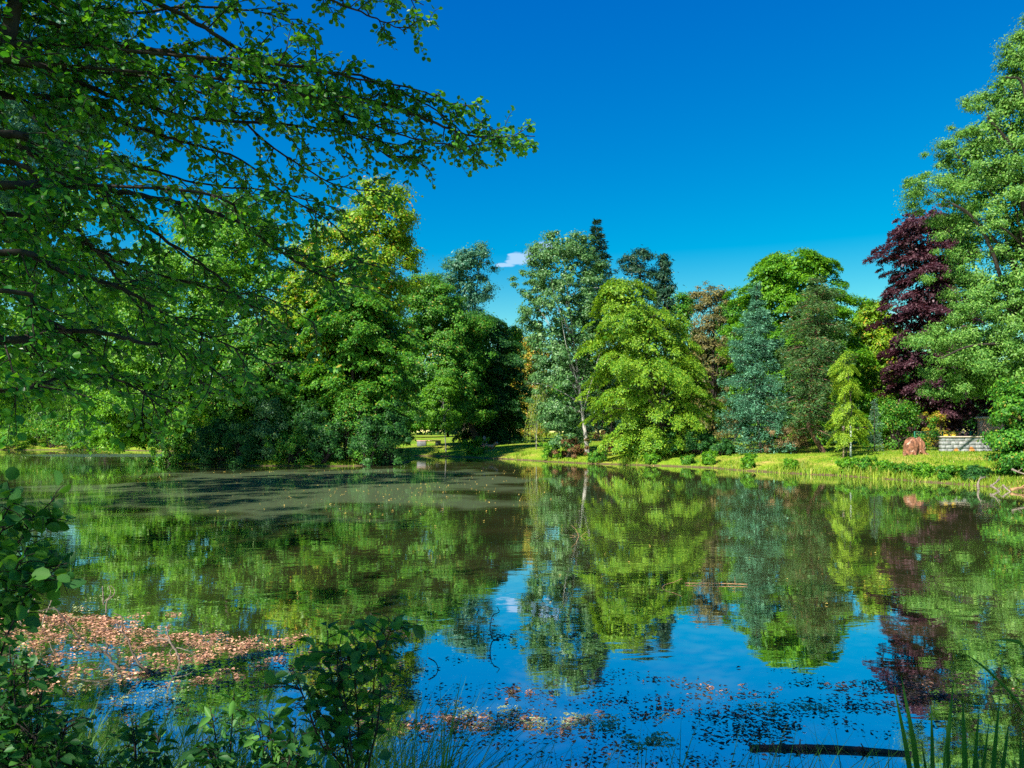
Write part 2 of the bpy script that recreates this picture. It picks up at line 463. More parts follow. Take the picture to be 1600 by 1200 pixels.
def water_mat():
    m, t, o = new_mat('pond_water')
    g = node(t, 'ShaderNodeNewGeometry')
    # ripples
    mp = node(t, 'ShaderNodeMapping'); mp.inputs['Scale'].default_value = (.55, 1, 1)
    t.links.new(g.outputs['Position'], mp.inputs['Vector'])
    n1 = node(t, 'ShaderNodeTexNoise', Scale=2.6, Detail=3.0, Roughness=.5, Distortion=.4)
    n2 = node(t, 'ShaderNodeTexNoise', Scale=.35, Detail=2.0)
    for n in (n1, n2): t.links.new(mp.outputs[0], n.inputs['Vector'])
    calm = ramp(t, [(.35, (.35, .35, .35)), (.65, (1, 1, 1))])
    t.links.new(n2.outputs['Fac'], calm.inputs[0])
    # breeze at the far left behind the island
    sp = node(t, 'ShaderNodeSeparateXYZ'); t.links.new(g.outputs['Position'], sp.inputs[0])
    def ell(cx, cy, rx, ry, lo, hi, nscale, namp):
        nn = node(t, 'ShaderNodeTexNoise', Scale=nscale, Detail=3.0)
        t.links.new(g.outputs['Position'], nn.inputs['Vector'])
        def m2(op, a_, b_):
            q_ = node(t, 'ShaderNodeMath', operation=op)
            for k_, v_ in enumerate((a_, b_)):
                if v_ is None: continue
                if isinstance(v_, (int, float)): q_.inputs[k_].default_value = v_
                else: t.links.new(v_, q_.inputs[k_])
            return q_.outputs[0]
        ax = m2('DIVIDE', m2('SUBTRACT', sp.outputs['X'], cx), rx)
        ay = m2('DIVIDE', m2('SUBTRACT', sp.outputs['Y'], cy), ry)
        r_ = m2('SQRT', m2('ADD', m2('MULTIPLY', ax, ax), m2('MULTIPLY', ay, ay)), None)
        r_ = m2('ADD', r_, m2('MULTIPLY', m2('SUBTRACT', nn.outputs['Fac'], .5), namp))
        mr = node(t, 'ShaderNodeMapRange', interpolation_type='SMOOTHSTEP')
        mr.inputs['From Min'].default_value = lo; mr.inputs['From Max'].default_value = hi
        mr.inputs['To Min'].default_value = 1; mr.inputs['To Max'].default_value = 0
        t.links.new(r_, mr.inputs['Value'])
        return mr.outputs[0], m2
    breeze, m2 = ell(-41, 80, 13, 5.5, .8, 1.05, .25, .5)
    scum, _ = ell(-9.5, 36, 12.5, 15.5, .70, 1.0, .22, 1.7)
    amp = m2('ADD', m2('MULTIPLY', calm.outputs[0],   .0030), m2('MULTIPLY', breeze, .16))
    hgt = m2('MULTIPLY', n1.outputs['Fac'], amp)
    b = node(t, 'ShaderNodeBump', Strength=1.0, Distance=1.0)
    t.links.new(hgt, b.inputs['Height'])
    # murk: suspended silt, and a film of scum on the still part
    n3 = node(t, 'ShaderNodeTexNoise', Scale=.5, Detail=5.0); t.links.new(g.outputs['Position'], n3.inputs['Vector'])
    r3 = ramp(t, [(.3, (.036, .050, .016)), (.7, (.078, .082, .032))])
    t.links.new(n3.outputs['Fac'], r3.inputs[0])
    mx = node(t, 'ShaderNodeMix', data_type='RGBA')
    t.links.new(scum, mx.inputs[0]); t.links.new(r3.outputs[0], mx.inputs[6]); mx.inputs[7].default_value = (.085, .115, .060, 1)
    df = node(t, 'ShaderNodeBsdfDiffuse'); t.links.new(mx.outputs[2], df.inputs['Color'])
    gl = node(t, 'ShaderNodeBsdfGlossy', Roughness=.015); gl.inputs['Color'].default_value = (.97, .99, 1.0, 1)
    t.links.new(b.outputs[0], gl.inputs['Normal'])
    rg = m2('ADD', m2('MULTIPLY', breeze, .14), .018)
    t.links.new(rg, gl.inputs['Roughness'])
    fr = node(t, 'ShaderNodeFresnel', IOR=1.9)
    mr = node(t, 'ShaderNodeMapRange'); t.links.new(fr.outputs[0], mr.inputs['Value'])
    mr.inputs['From Min'].default_value = .1; mr.inputs['From Max'].default_value = .75
    mr.inputs['To Min'].default_value = .78; mr.inputs['To Max'].default_value = .86
    fac = m2('MULTIPLY', mr.outputs[0], m2('SUBTRACT', 1.0, m2('MULTIPLY', scum, .34)))
    ms = node(t, 'ShaderNodeMixShader')
    t.links.new(fac, ms.inputs[0]); t.links.new(df.outputs[0], ms.inputs[1]); t.links.new(gl.outputs[0], ms.inputs[2])
    t.links.new(ms.outputs[0], o.inputs['Surface'])
    return m
a = Acc()
a.add([(-110, -1, 0), (40, -1, 0), (40, 118, 0), (-110, 118, 0)], [(0, 1, 2, 3)])
tag(a.build('water', water_mat()), kind='structure')

# ------------------------------------------------------------------ trees
def prof_fn(prof, d):
    p = sorted([(Z(y, d), X(l, d), X(r, d)) for y, l, r in prof])
    z = np.array([q[0] for q in p]); l = np.array([q[1] for q in p]); r = np.array([q[2] for q in p])
    return z, l, r

def clump_points(rg, zp, lp, rp, y0, depth, n, inner=.45, power=.6, lob=.26):
    zs = np.linspace(zp[0], zp[-1], 200)
    w = np.interp(zs, zp, rp - lp) + .2
    cdf = np.cumsum(w); cdf /= cdf[-1]
    z = np.interp(rg.random(n), cdf, zs)
    l = np.interp(z, zp, lp); r = np.interp(z, zp, rp)
    cx = (l + r) / 2; hw = (r - l) / 2
    th = rg.random(n) * 2 * math.pi
    rr = inner + (1 - inner) * rg.random(n) ** power
    ph = rg.random(3) * 6
    lobes = 1 + lob * (.5 * np.sin(2.1 * z + 3 * th + ph[0]) + .5 * np.sin(1.3 * z - 2 * th + ph[1]) + .4 * np.sin(3.7 * z + 5 * th + ph[2]))
    x = cx + hw * rr * np.cos(th) * lobes
    y = y0 + hw * depth * rr * np.sin(th) * lobes
    outw = np.stack((np.cos(th), np.sin(th), (z - z.min()) / (z.max() - z.min()) * 1.2 - .35), -1)
    return np.stack((x, y, z), -1), unit(outw), hw

def crown_puffs(acc, rg, cen, outw, size, nleaf, L, asp=.62, flat=.6, up=.55, rnd=.8, outk=.6, shape=RHOMB):
    """round tufts of leaves"""
    n = len(cen)
    k = np.repeat(np.arange(n), nleaf)
    N = len(k)
    off = rg.normal(size=(N, 3))
    rad = np.abs(rg.normal(size=(N, 1))) ** .6
    off = unit(off) * rad * np.array((1, 1, flat)) * np.broadcast_to(size, (n,))[k][:, None] * .56
    c = cen[k] + off
    nn = unit(outw[k] * outk + np.array((0, 0, up)) + unit(off) * .85 + rg.normal(size=(N, 3)) * rnd * .5)
    u = np.cross(nn, rg.normal(size=(N, 3))) + np.array((0, 0, -.25))
    LL = L * rg.uniform(.65, 1.25, N)
    leaves(acc, c, u, nn, LL, LL * asp * rg.uniform(.8, 1.15, N), shape)

def crown_sprays(acc, rg, cen, outw, size, nleaf, L, asp=.6, droop=.7, width=.42, up=.6, rnd=.7):
    """drooping fans of leaves, as on a lime tree"""
    n = len(cen)
    k = np.repeat(np.arange(n), nleaf)
    N = len(k)
    t = rg.random(N) ** .8
    hd = outw.copy(); hd[:, 2] = 0; hd = unit(hd + rg.normal(size=hd.shape) * .25 * np.array((1, 1, 0)))
    side = np.stack((-hd[:, 1], hd[:, 0], np.zeros(n)), -1)
    S = np.broadcast_to(size, (n,))[k]
    sv = rg.normal(size=N) * width * (1.1 - .7 * t)
    c = cen[k] + hd[k] * ((t - .45) * S * 1.5)[:, None] + side[k] * (sv * S)[:, None]
    c[:, 2] += (-droop * (t ** 1.7) * S + .3 * S - .35 * np.abs(sv) * S) + rg.normal(size=N) * .09 * S
    slope = unit(hd[k] + np.array((0, 0, -1)) * (droop * 1.5 * t)[:, None])
    nn = unit(np.cross(side[k], slope) * -1 * np.sign(-1) + rg.normal(size=(N, 3)) * rnd * .45)
    nn = np.where((nn[:, 2] < 0)[:, None], -nn, nn)
    u = slope + rg.normal(size=(N, 3)) * .5 + side[k] * (sv * .8)[:, None]
    LL = L * rg.uniform(.65, 1.25, N)
    leaves(acc, c, u, nn, LL, LL * asp, RHOMB)

def trunk_and_limbs(rg, base, fork_z, top, r0, cen, nlimb, lean=None, bend=.3, extra=None):
    """tapered trunk with limbs out to some of the tufts"""
    acc = Acc()
    base = np.asarray(base, float); top = np.asarray(top, float)
    mid = (base + top) / 2 + np.array((rg.normal() * bend, rg.normal() * bend, 0))
    if lean is not None: mid = np.asarray(lean, float)
    p = spline([base - np.array((0, 0, .3)), base + (mid - base) * .12 + np.array((0, 0, .05)), mid, top], 22)
    hh = np.linspace(0, 1, 22)
    r = r0 * (1 - .86 * hh) + r0 * .55 * np.exp(-hh * 22)
    tube(acc, p, r, 9)
    if nlimb and len(cen):
        pick = rg.choice(len(cen), min(nlimb, len(cen)), replace=False)
        for kk in pick:
            e = cen[kk]
            ok = np.where((p[:, 2] > fork_z) & (p[:, 2] < max(e[2] - .2, fork_z + .3)))[0]
            if len(ok) == 0: continue
            i0 = ok[int(rg.integers(max(0, len(ok) - 8), len(ok)))]
            s = p[i0]
            m1 = s + (e - s) * .5 + np.array((rg.normal() * .25, rg.normal() * .25, .12 * np.linalg.norm((e - s)[:2])))
            tube(acc, spline([s, m1, e], 9), np.linspace(r[i0] * .5, .015, 9), 5)
    return acc

def tree(name, label, px, d, prof, mat, style='puff', nc=160, nl=160, size=1.2, L=.22, depth=.85, bark='bark', r0=.28, group=None, cat='tree',
         inner=.45, power=.6, nlimb=26, fork=None, lean=None, bare=None, seed=0, base_px=None, asp=.62, droop=.7, flat=.6, top_px=None, stray=.15, up=.55, core_amt=.35, clear=None, lob=.26, gap=None, extra=()):
    rg = np.random.default_rng(seed + int(px * 13 + d * 101) % 99991)
    bx = X(px, d)
    bz = gz(bx, d)
    root = empty(name, (bx, d, bz), label, cat, group)
    zp, lp, rp = prof_fn(prof, d)
    zp = np.maximum(zp, bz + .05)
    nc = int(nc * 1.35)
    cen, outw, hw = clump_points(rg, zp, lp, rp, d, depth, nc, inner, power, lob)
    # tufts keep inside the outline, a few small ones stray out
    sz = size * rg.uniform(.6, 1.25, nc)
    ns = int(nc * stray)
    sz[:ns] *= .55
    shrink = np.clip(1 - sz / np.maximum(hw, .3) * .38, .4, 1)
    shrink[:ns] = 1.02
    l = np.interp(cen[:, 2], zp, lp); r = np.interp(cen[:, 2], zp, rp)
    cxx = (l + r) / 2
    cen[:, 0] = cxx + (cen[:, 0] - cxx) * shrink
    cen[:, 1] = d + (cen[:, 1] - d) * shrink
    cen[:, 2] = np.minimum(cen[:, 2], zp[-1] - sz * .35)
    cen[:, 2] = np.maximum(cen[:, 2], bz + sz * .4)
    if gap:                                                # an opening in the crown that lets the sun through
        def open_(c_, r_):
            gx_ = c_[:, 0] + (c_[:, 2] - 1.6) * -SUN.x / SUN.z; gy_ = c_[:, 1] + (c_[:, 2] - 1.6) * -SUN.y / SUN.z
            return ~((gx_ > gap[0] - r_) & (gx_ < gap[1] + r_) & (gy_ > gap[2] - r_) & (gy_ < gap[3] + r_))
        kk = open_(cen, .5); cen, outw, sz = cen[kk], outw[kk], sz[kk]
    if clear:                                              # a stretch of trunk left bare towards the pond
        kk = np.ones(len(cen), bool)
        for cpx, cy0, cy1, chw in clear:
            kk &= ~((cen[:, 1] < d) & (np.abs(cen[:, 0] - X(cpx, d)) < chw / F * d + sz * .5) & (cen[:, 2] < Z(cy0, d)) & (cen[:, 2] > Z(cy1, d)))
        cen, outw, sz = cen[kk], outw[kk], sz[kk]
    acc = Acc()
    nls = np.maximum((nl * 2.1 * (sz / size) ** 1.6).astype(int), 12)
    L = L * .98
    # inner foliage between the limbs
    core, cw, chw = clump_points(rg, zp, lp, rp, d, depth, int(nc * .5), .05, .8)
    core[:, 0] = np.interp(core[:, 2], zp, (lp + rp) / 2) * .25 + core[:, 0] * .75
    core[:, 1] = d + (core[:, 1] - d) * .75
    core[:, 2] = np.clip(core[:, 2], bz + .5, zp[-1] - size)
    if gap:
        gx_ = core[:, 0] + (core[:, 2] - 1.6) * -SUN.x / SUN.z; gy_ = core[:, 1] + (core[:, 2] - 1.6) * -SUN.y / SUN.z
        kk = ~((gx_ > gap[0] - .8) & (gx_ < gap[1] + .8) & (gy_ > gap[2] - .8) & (gy_ < gap[3] + .8)); core, cw = core[kk], cw[kk]
    crown_puffs(acc, rg, core, cw, size * 1.2, int(nl * core_amt), L * 1.7, asp, .7, up, .9)
    if style == 'puff': crown_puffs(acc, rg, cen, outw, sz, nls, L, asp, flat, up)
    elif style == 'spray': crown_sprays(acc, rg, cen, outw, sz, nls, L, asp, droop)
    top = np.array((np.interp(zp[-1] - .5, zp, (lp + rp) / 2), d, zp[0] + (zp[-1] - zp[0]) * .88))
    if top_px: top = W(*top_px, d)
    fz = fork if fork is not None else zp[0] + .12 * (zp[-1] - zp[0])
    ln = W(*lean, d) if lean else None
    tr = trunk_and_limbs(rg, (bx, d, bz), fz, top, r0, cen, nlimb, ln)
    for ep, er in extra:                                   # big limbs seen between the leaves
        n_ = len(ep)
        pp = [W(q_[0], q_[1], d - 2.2 * math.sin(math.pi * .5 * k_ / (n_ - 1))) for k_, q_ in enumerate(ep)]
        tube(tr, spline(pp, 16), np.linspace(er, er * .35, 16), 7)
    tr.build('trunk', M[bark], root, smooth=True)
    acc.build('crown', M[mat], root)
    return root

def conifer(name, label, px, d, prof, mat, nw=24, nb=10, nn=130, L=.28, asp=.22, droop=.25, r0=.2, bark='bark', sparse=0.0, seed=0, lift=.0, jitter=.25, group=None, top_mat=None):
    rg = np.random.default_rng(seed + int(px * 7 + d * 31) % 99991)
    bx = X(px, d); bz = gz(bx, d)
    root = empty(name, (bx, d, bz), label, 'conifer', group)
    zp, lp, rp = prof_fn(prof, d)
    acc = Acc(); tr = Acc()
    ztop = zp[-1]
    cxf = lambda z: np.interp(z, zp, (lp + rp) / 2)
    zs = zp[0] + (ztop - zp[0]) * np.linspace(0, .985, nw) ** .92
    axis_p = np.array([(bx, d, bz - .3), (bx, d, bz), ((bx + cxf(zp[0])) / 2, d, (bz + zp[0]) / 2)] + [(cxf(z), d, z) for z in zs[::4]] + [(cxf(ztop), d, ztop)])
    tube(tr, axis_p, np.linspace(r0, .02, len(axis_p)), 8)
    for z in zs:
        hw = float(np.interp(z, zp, (rp - lp) / 2))
        k = max(5, int(nb * rg.uniform(.8, 1.2)))
        for th in rg.random() * 6 + np.arange(k) * 2 * math.pi / k + rg.normal(size=k) * .3:
            if rg.random() < sparse: continue
            Lb = hw * rg.uniform(1 - jitter * 1.6, 1.12)
            if Lb < .12: Lb = .12
            hd = np.array((math.cos(th), math.sin(th), 0)); sd = np.array((-hd[1], hd[0], 0))
            z0 = z + rg.normal() * .15
            dr = droop * rg.uniform(.6, 1.4)
            N = max(14, int(nn * (Lb / max(hw, .3)) * min(1.0, .25 + Lb / 2.2)))
            t = rg.random(N) ** .75
            wd_ = .30 * Lb * np.sin(np.clip(t * 1.15 + .12, 0, 1) * math.pi) + .10
            sv = rg.uniform(-1, 1, N) * wd_
            c = np.array((cxf(z), d, z0)) + hd * (t * Lb)[:, None] + sd * sv[:, None]
            c[:, 2] += lift * Lb * t - dr * Lb * t * (1.25 - t * .6) - np.abs(sv) * .25 + rg.normal(size=N) * (.05 + .05 * Lb)
            u = hd * .9 + sd * (np.sign(sv) * .8)[:, None] + rg.normal(size=(N, 3)) * .45 + np.array((0, 0, .1 - dr * .4))
            nrm = np.array((0, 0, 1.0)) + rg.normal(size=(N, 3)) * .55 + hd * .25
            LL = L * rg.uniform(.6, 1.2, N)
            leaves(acc, c, u, nrm, LL, LL * asp, RHOMB)
            if Lb > .8:
                e = np.array((cxf(z), d, z0)); tip = e + hd * Lb * .85 + np.array((0, 0, (lift - dr * .75) * Lb * .85))
                tube(tr, [e, (e + tip) / 2 + np.array((0, 0, .03 * Lb)), tip], (.035, .025, .008), 4)
    tr.build('trunk', M[bark], root, smooth=True)
    acc.build('crown', M[mat], root)
    return root

def weeping(name, label, px, d, prof, mat, ns=90, L=.14, r0=.05, seed=0, asp=.35, spread=.25, gap=.055, bark='bark', cat='tree', hang=(.25, 1.0)):
    rg = np.random.default_rng(seed + int(px * 3 + d * 17))
    bx = X(px, d); bz = gz(bx, d)
    root = empty(name, (bx, d, bz), label, cat)
    zp, lp, rp = prof_fn(prof, d)
    zp = np.maximum(zp, bz + .08)
    acc = Acc(); tr = Acc()
    ztop = zp[-1]
    tube(tr, spline([(bx, d, bz - .2), (bx + .05, d, (bz + ztop) / 2), (np.interp(ztop, zp, (lp + rp) / 2), d, ztop - .05)], 12), np.linspace(r0, .012, 12), 7)
    Ht = ztop - zp[0]
    for s in range(ns):
        z0 = zp[0] + Ht * rg.uniform(.25, 1.0) ** .8
        th = rg.random() * 2 * math.pi
        hw0 = np.interp(z0, zp, (rp - lp) / 2); cx = np.interp(z0, zp, (lp + rp) / 2)
        rr = rg.uniform(.35, 1.0)
        st = np.array((bx + (cx - bx), d, z0))
        ln = Ht * rg.uniform(*hang) * .55
        ze = max(z0 - ln, zp[0] * rg.uniform(1.0, 1.02))
        hwe = np.interp(ze, zp, (rp - lp) / 2); cxe = np.interp(ze, zp, (lp + rp) / 2)
        e = np.array((cxe + math.cos(th) * hwe * rr, d + math.sin(th) * hwe * rr * .8, ze))
        m1 = np.array((cx + math.cos(th) * hw0 * rr * .75, d + math.sin(th) * hw0 * rr * .6, z0 + .06 * Ht * rr))
        m2_ = (m1 + e) / 2 + np.array((math.cos(th) * hwe * rr * .2, math.sin(th) * hwe * rr * .2, .05 * Ht))
        pth = spline([st, m1, m2_, e], 14)
        tube(tr, pth, np.linspace(.012, .003, 14) * max(1, r0 * 12), 3)
        seg = np.linalg.norm(np.diff(pth, axis=0), axis=1).sum()
        N = max(6, int(seg / gap))
        tt = rg.random(N) * 13
        k = np.minimum(tt.astype(int), 12)
        c = pth[k] + (pth[k + 1] - pth[k]) * (tt - k)[:, None] + rg.normal(size=(N, 3)) * spread * L
        u = np.array((0, 0, -1.0)) + rg.normal(size=(N, 3)) * .5
        leaves(acc, c, u, rg.normal(size=(N, 3)) + np.array((0, 0, .4)), L * rg.uniform(.7, 1.2, N), L * asp, RHOMB)
    tr.build('trunk', M[bark], root, smooth=True)
    acc.build('crown', M[mat], root)
    return root

def shrub(name, label, px, d, top, left, right, mat, nl=5000, L=.16, cat='shrub', depth=.8, bottom=None, asp=.55, ns=9, group=None, nc=28, flat=.75, stems='bark_dark', up=.45, rough_=.3):
    rg = np.random.default_rng(int(px * 11 + d * 7))
    bx = X(px, d); bz = gz(bx, d)
    root = empty(name, (bx, d, bz), label, cat, group)
    l, r, zt = X(left, d), X(right, d), Z(top, d)
    hw = (r - l) / 2; cx = (l + r) / 2; hh = zt - bz
    zb = bz + .02 if bottom is None else Z(bottom, d)
    th = rg.random(nc) * 2 * math.pi
    v = rg.random(nc) ** .8
    rr = np.sqrt(np.clip(1 - (v * .95) ** 2, .05, 1)) * rg.uniform(.35, 1, nc) ** .5
    s = .36 * min(hw, hh) * rg.uniform(.7, 1.35, nc)
    ko = rg.random(nc) < .3
    s = np.where(ko, s * .5, s); rr = np.where(ko, 1.25, rr)
    cen = np.stack((cx + np.cos(th) * rr * np.maximum(hw - s * .6, .1), d + np.sin(th) * rr * hw * depth, zb + (hh - (zb - bz)) * (v * .86 + .06)), -1)
    outw = unit(np.stack((np.cos(th) * rr, np.sin(th) * rr, v), -1))
    acc = Acc()
    crown_puffs(acc, rg, cen, outw, s, max(8, nl // nc), L, asp, flat, up)
    tr = Acc()
    for q_ in range(ns):
        e = cen[int(rg.integers(nc))]
        b0 = np.array((bx + rg.normal() * .12 * hw, d + rg.normal() * .12 * hw, bz - .1))
        tube(tr, spline([b0, (b0 + e) / 2 + np.array((0, 0, .15 * hh)), e], 8), np.linspace(.03 + .01 * hh, .006, 8), 5)
    tr.build('stem', M[stems], root, smooth=True)
    acc.build('foliage', M[mat], root)
    return root

# --- island
tree('maple_tree', 'tallest yellow-green tree on the island, its crown rising highest beside the overhanging branches', 540, 63,
     [(272, 572, 605), (300, 548, 638), (350, 515, 656), (400, 455, 668), (450, 425, 658), (520, 425, 640), (600, 440, 630), (660, 460, 615)], 'yellowgreen', nc=210, nl=230, size=1.5, L=.23, r0=.4, droop=.5)
tree('maple_tree', 'broad bright green tree on the left half of the island behind the overhanging branches', 320, 65,
     [(310, 350, 410), (350, 270, 450), (420, 210, 475), (500, 165, 490), (600, 150, 480), (680, 170, 450)], 'freshgreen', nc=260, nl=220, size=1.6, L=.24, r0=.42)
tree('maple_tree', 'mid green tree at the front right of the island with reddish flecks', 560, 59,
     [(440, 520, 560), (470, 485, 615), (520, 470, 645), (580, 475, 650), (640, 490, 648), (690, 505, 640)], 'midgreen', nc=210, nl=220, size=1.25, L=.21, r0=.3, style='spray')
tree('alder_tree', 'leaning tree at the left tip of the island with leaves hanging over water', 262, 62.5,
     [(575, 200, 290), (600, 160, 310), (640, 125, 320), (680, 112, 300), (700, 120, 230)], 'freshgreen', nc=110, nl=170, size=.85, L=.20, r0=.26, lean=(255, 670), bark='bark_dark', style='spray', top_px=(228, 600), depth=.6)
tree('alder_tree', 'dark leafy tree in the middle of the island behind the grey-green shrub', 410, 60,
     [(500, 380, 440), (540, 340, 480), (600, 320, 500), (660, 330, 500), (700, 340, 490)], 'midgreen', nc=150, nl=200, size=1.2, L=.21, r0=.28, bark='bark_dark')
for px, d, t, l, r, mt, lab in (  # shade of the island front put into darker leaves of the low bushes
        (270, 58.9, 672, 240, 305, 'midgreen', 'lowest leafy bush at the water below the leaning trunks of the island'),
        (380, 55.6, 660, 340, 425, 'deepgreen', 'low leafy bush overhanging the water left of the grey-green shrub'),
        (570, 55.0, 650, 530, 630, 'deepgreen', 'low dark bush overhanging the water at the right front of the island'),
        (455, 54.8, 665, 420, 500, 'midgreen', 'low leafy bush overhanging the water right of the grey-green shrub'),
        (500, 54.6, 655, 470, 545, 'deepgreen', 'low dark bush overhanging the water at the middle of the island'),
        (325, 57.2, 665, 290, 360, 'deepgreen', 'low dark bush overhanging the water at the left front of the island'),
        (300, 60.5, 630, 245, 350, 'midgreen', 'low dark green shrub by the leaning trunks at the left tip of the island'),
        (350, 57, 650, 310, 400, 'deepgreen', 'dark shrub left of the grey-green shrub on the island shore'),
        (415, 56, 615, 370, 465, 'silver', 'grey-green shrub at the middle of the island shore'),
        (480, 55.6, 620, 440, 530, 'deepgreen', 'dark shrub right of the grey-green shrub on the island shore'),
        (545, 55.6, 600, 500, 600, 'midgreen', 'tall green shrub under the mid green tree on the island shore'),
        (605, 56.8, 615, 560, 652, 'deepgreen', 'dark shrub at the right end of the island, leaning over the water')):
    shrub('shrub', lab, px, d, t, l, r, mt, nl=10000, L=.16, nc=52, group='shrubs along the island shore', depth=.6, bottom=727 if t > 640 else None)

# --- far bank, middle
tree('poplar_tree', 'distant bluish grey poplar behind the dark oak, ragged top against the sky', 725, 100,
     [(378, 745, 766), (400, 695, 777), (440, 672, 772), (480, 662, 768), (540, 672, 760), (620, 690, 750)], 'bluepoplar', nc=150, nl=130, size=1.5, L=.26, r0=.4, stray=.4, inner=.3)
tree('oak_tree', 'dark green oak with a thick leaning trunk on the middle of the far bank', 748, 82,
     [(428, 640, 690), (470, 622, 735), (520, 610, 770), (600, 620, 770), (655, 645, 765)], 'midgreen', nc=210, nl=190, size=1.4, L=.23, r0=.55, lean=(728, 640), top_px=(690, 500), bark='bark_dark')
tree('chestnut_tree', 'round dense deep green tree right of the leaning oak, touching the lawn', 790, 88,
     [(485, 725, 765), (505, 705, 795), (560, 700, 818), (620, 708, 830), (690, 725, 828)], 'deepgreen', nc=230, nl=170, size=1.5, L=.24, r0=.5, style='spray')
tree('maple_tree', 'yellowish distant tree between the round deep green tree and the silver poplar', 838, 104,
     [(525, 815, 850), (550, 800, 862), (600, 800, 865), (680, 805, 865)], 'goldbush', nc=90, nl=110, size=1.4, L=.26)
tree('young_tree', 'thin young tree at the water edge with slender stem and light crown', 697, 77.5,
     [(590, 672, 712), (620, 652, 722), (650, 655, 722), (672, 670, 712)], 'freshgreen', nc=60, nl=90, size=.8, L=.17, r0=.09, bark='bark_pale', nlimb=12)
weeping('weeping_birch', 'small weeping birch with pale stem on the lawn left of the silver poplar', 838, 71.5,
        [(596, 842, 850), (640, 826, 858), (694, 818, 862)], 'weep', ns=110, r0=.06, bark='bark_pale', L=.16)
tree('poplar_tree', 'tall silver poplar with a pale bare trunk left of the bright lime tree', 918, 63,
     [(360, 855, 895), (378, 832, 932), (430, 806, 955), (480, 802, 960), (540, 812, 950), (600, 822, 940), (650, 835, 930), (695, 860, 915)], 'silver',
     nc=280, nl=150, size=1.0, L=.19, r0=.27, bark='bark_pale', lean=(906, 610), top_px=(880, 400), inner=.35, stray=.45, depth=.75, core_amt=.15, clear=[(892, 480, 540, 12), (903, 540, 625, 12), (916, 640, 712, 14)])
conifer('spruce_tree', 'dark pointed spruce rising behind the silver poplar', 938, 92,
        [(343, 931, 934), (380, 915, 950), (430, 900, 966), (480, 890, 976), (690, 870, 1000)], 'darkspruce', nw=34, nb=11, nn=70, L=.5)
tree('pine_tree', 'dark pine with a broad blunt top behind the lime tree', 1002, 88,
     [(380, 994, 1008), (392, 980, 1020), (415, 968, 1030), (450, 960, 1036), (520, 958, 1044), (690, 970, 1040)], 'darkspruce', nc=100, nl=110, size=1.5, L=.42, asp=.24, r0=.35, flat=.5, stray=.35, cat='conifer', core_amt=.2, bark='bark_dark')
tree('pine_tree', 'narrow dark pine just right of the broad blunt pine behind the lime tree', 1039, 87,
     [(390, 1036, 1041), (415, 1028, 1046), (440, 1022, 1056), (520, 1020, 1060), (690, 1020, 1060)], 'darkspruce', nc=60, nl=110, size=1.3, L=.42, asp=.24, r0=.3, flat=.45, stray=.4, cat='conifer', core_amt=.2, bark='bark_dark')
tree('linden_tree', 'bright yellow-green lime tree with drooping layered foliage reaching the bank', 1046, 59,
     [(434, 950, 985), (447, 930, 1008), (470, 926, 1020), (492, 926, 1066), (525, 922, 1085), (560, 918, 1108), (620, 924, 1116), (660, 930, 1120), (690, 950, 1110), (708, 990, 1040)], 'linden',
     style='spray', nc=230, nl=190, size=1.1, L=.17, r0=.35, depth=.8, droop=1.0, lob=.42, stray=.3, bark='bark_dark')
tree('fir_tree', 'brown-tinged fir with a flat spreading top between the lime tree and the blue spruce', 1112, 82,
     [(438, 1098, 1132), (448, 1084, 1148), (475, 1076, 1142), (540, 1075, 1148), (680, 1070, 1150)], 'brownfir', nc=90, nl=110, size=1.5, L=.38, asp=.22, r0=.35, flat=.4, stray=.4, cat='conifer', core_amt=.15, bark='bark_dark')
tree('maple_tree', 'distant green tree peeping between the narrow dark pine and the brown fir', 1066, 96,
     [(448, 1052, 1080), (470, 1042, 1092), (540, 1035, 1100), (650, 1040, 1100)], 'midgreen', nc=90, nl=110, size=1.4, L=.26)
# --- far bank, right
tree('maple_tree', 'big round green tree with a domed crown behind the blue spruce', 1245, 67,
     [(394, 1208, 1258), (408, 1178, 1295), (450, 1150, 1328), (520, 1140, 1340), (600, 1148, 1350), (680, 1170, 1345)], 'freshgreen', nc=300, nl=210, size=1.35, L=.22, r0=.45, style='spray', droop=.55)
conifer('spruce_tree', 'blue-green spruce with layered bushy branches right of the lime tree', 1188, 55,
        [(446, 1180, 1185), (480, 1160, 1204), (520, 1143, 1216), (580, 1130, 1228), (650, 1120, 1248), (696, 1130, 1246)], 'bluespruce', nw=21, nb=8, nn=330, L=.24, droop=.34, r0=.16, lift=.14, jitter=.34)
conifer('larch_tree', 'sparse conifer with browned top and bare reddish trunk, left of the staked sapling', 1287, 52,
        [(436, 1264, 1292), (455, 1236, 1316), (500, 1226, 1328), (560, 1212, 1330), (630, 1204, 1326), (668, 1208, 1318)], 'larch', nw=24, nb=9, nn=230, L=.25, droop=.3, r0=.21, bark='bark_red', sparse=.15, jitter=.4)
tree('weeping_sapling', 'yellow-green weeping sapling tied between wooden stakes on the right lawn', 1322, 47.6,
     [(548, 1316, 1326), (560, 1304, 1338), (596, 1300, 1344), (612, 1308, 1336), (632, 1300, 1346), (648, 1290, 1356), (680, 1294, 1350), (692, 1302, 1338)], 'weep',
     style='spray', nc=62, nl=130, size=.5, L=.11, asp=.45, droop=1.5, r0=.05, nlimb=26, core_amt=.05, lob=.4, inner=.2, stray=.4)
tree('maple_tree', 'orange-flecked green tree between the big round tree and the copper beech', 1372, 70,
     [(468, 1350, 1385), (500, 1332, 1402), (560, 1332, 1415), (640, 1335, 1425), (690, 1340, 1425)], 'yellowgreen', nc=130, nl=150, size=1.2, L=.22)
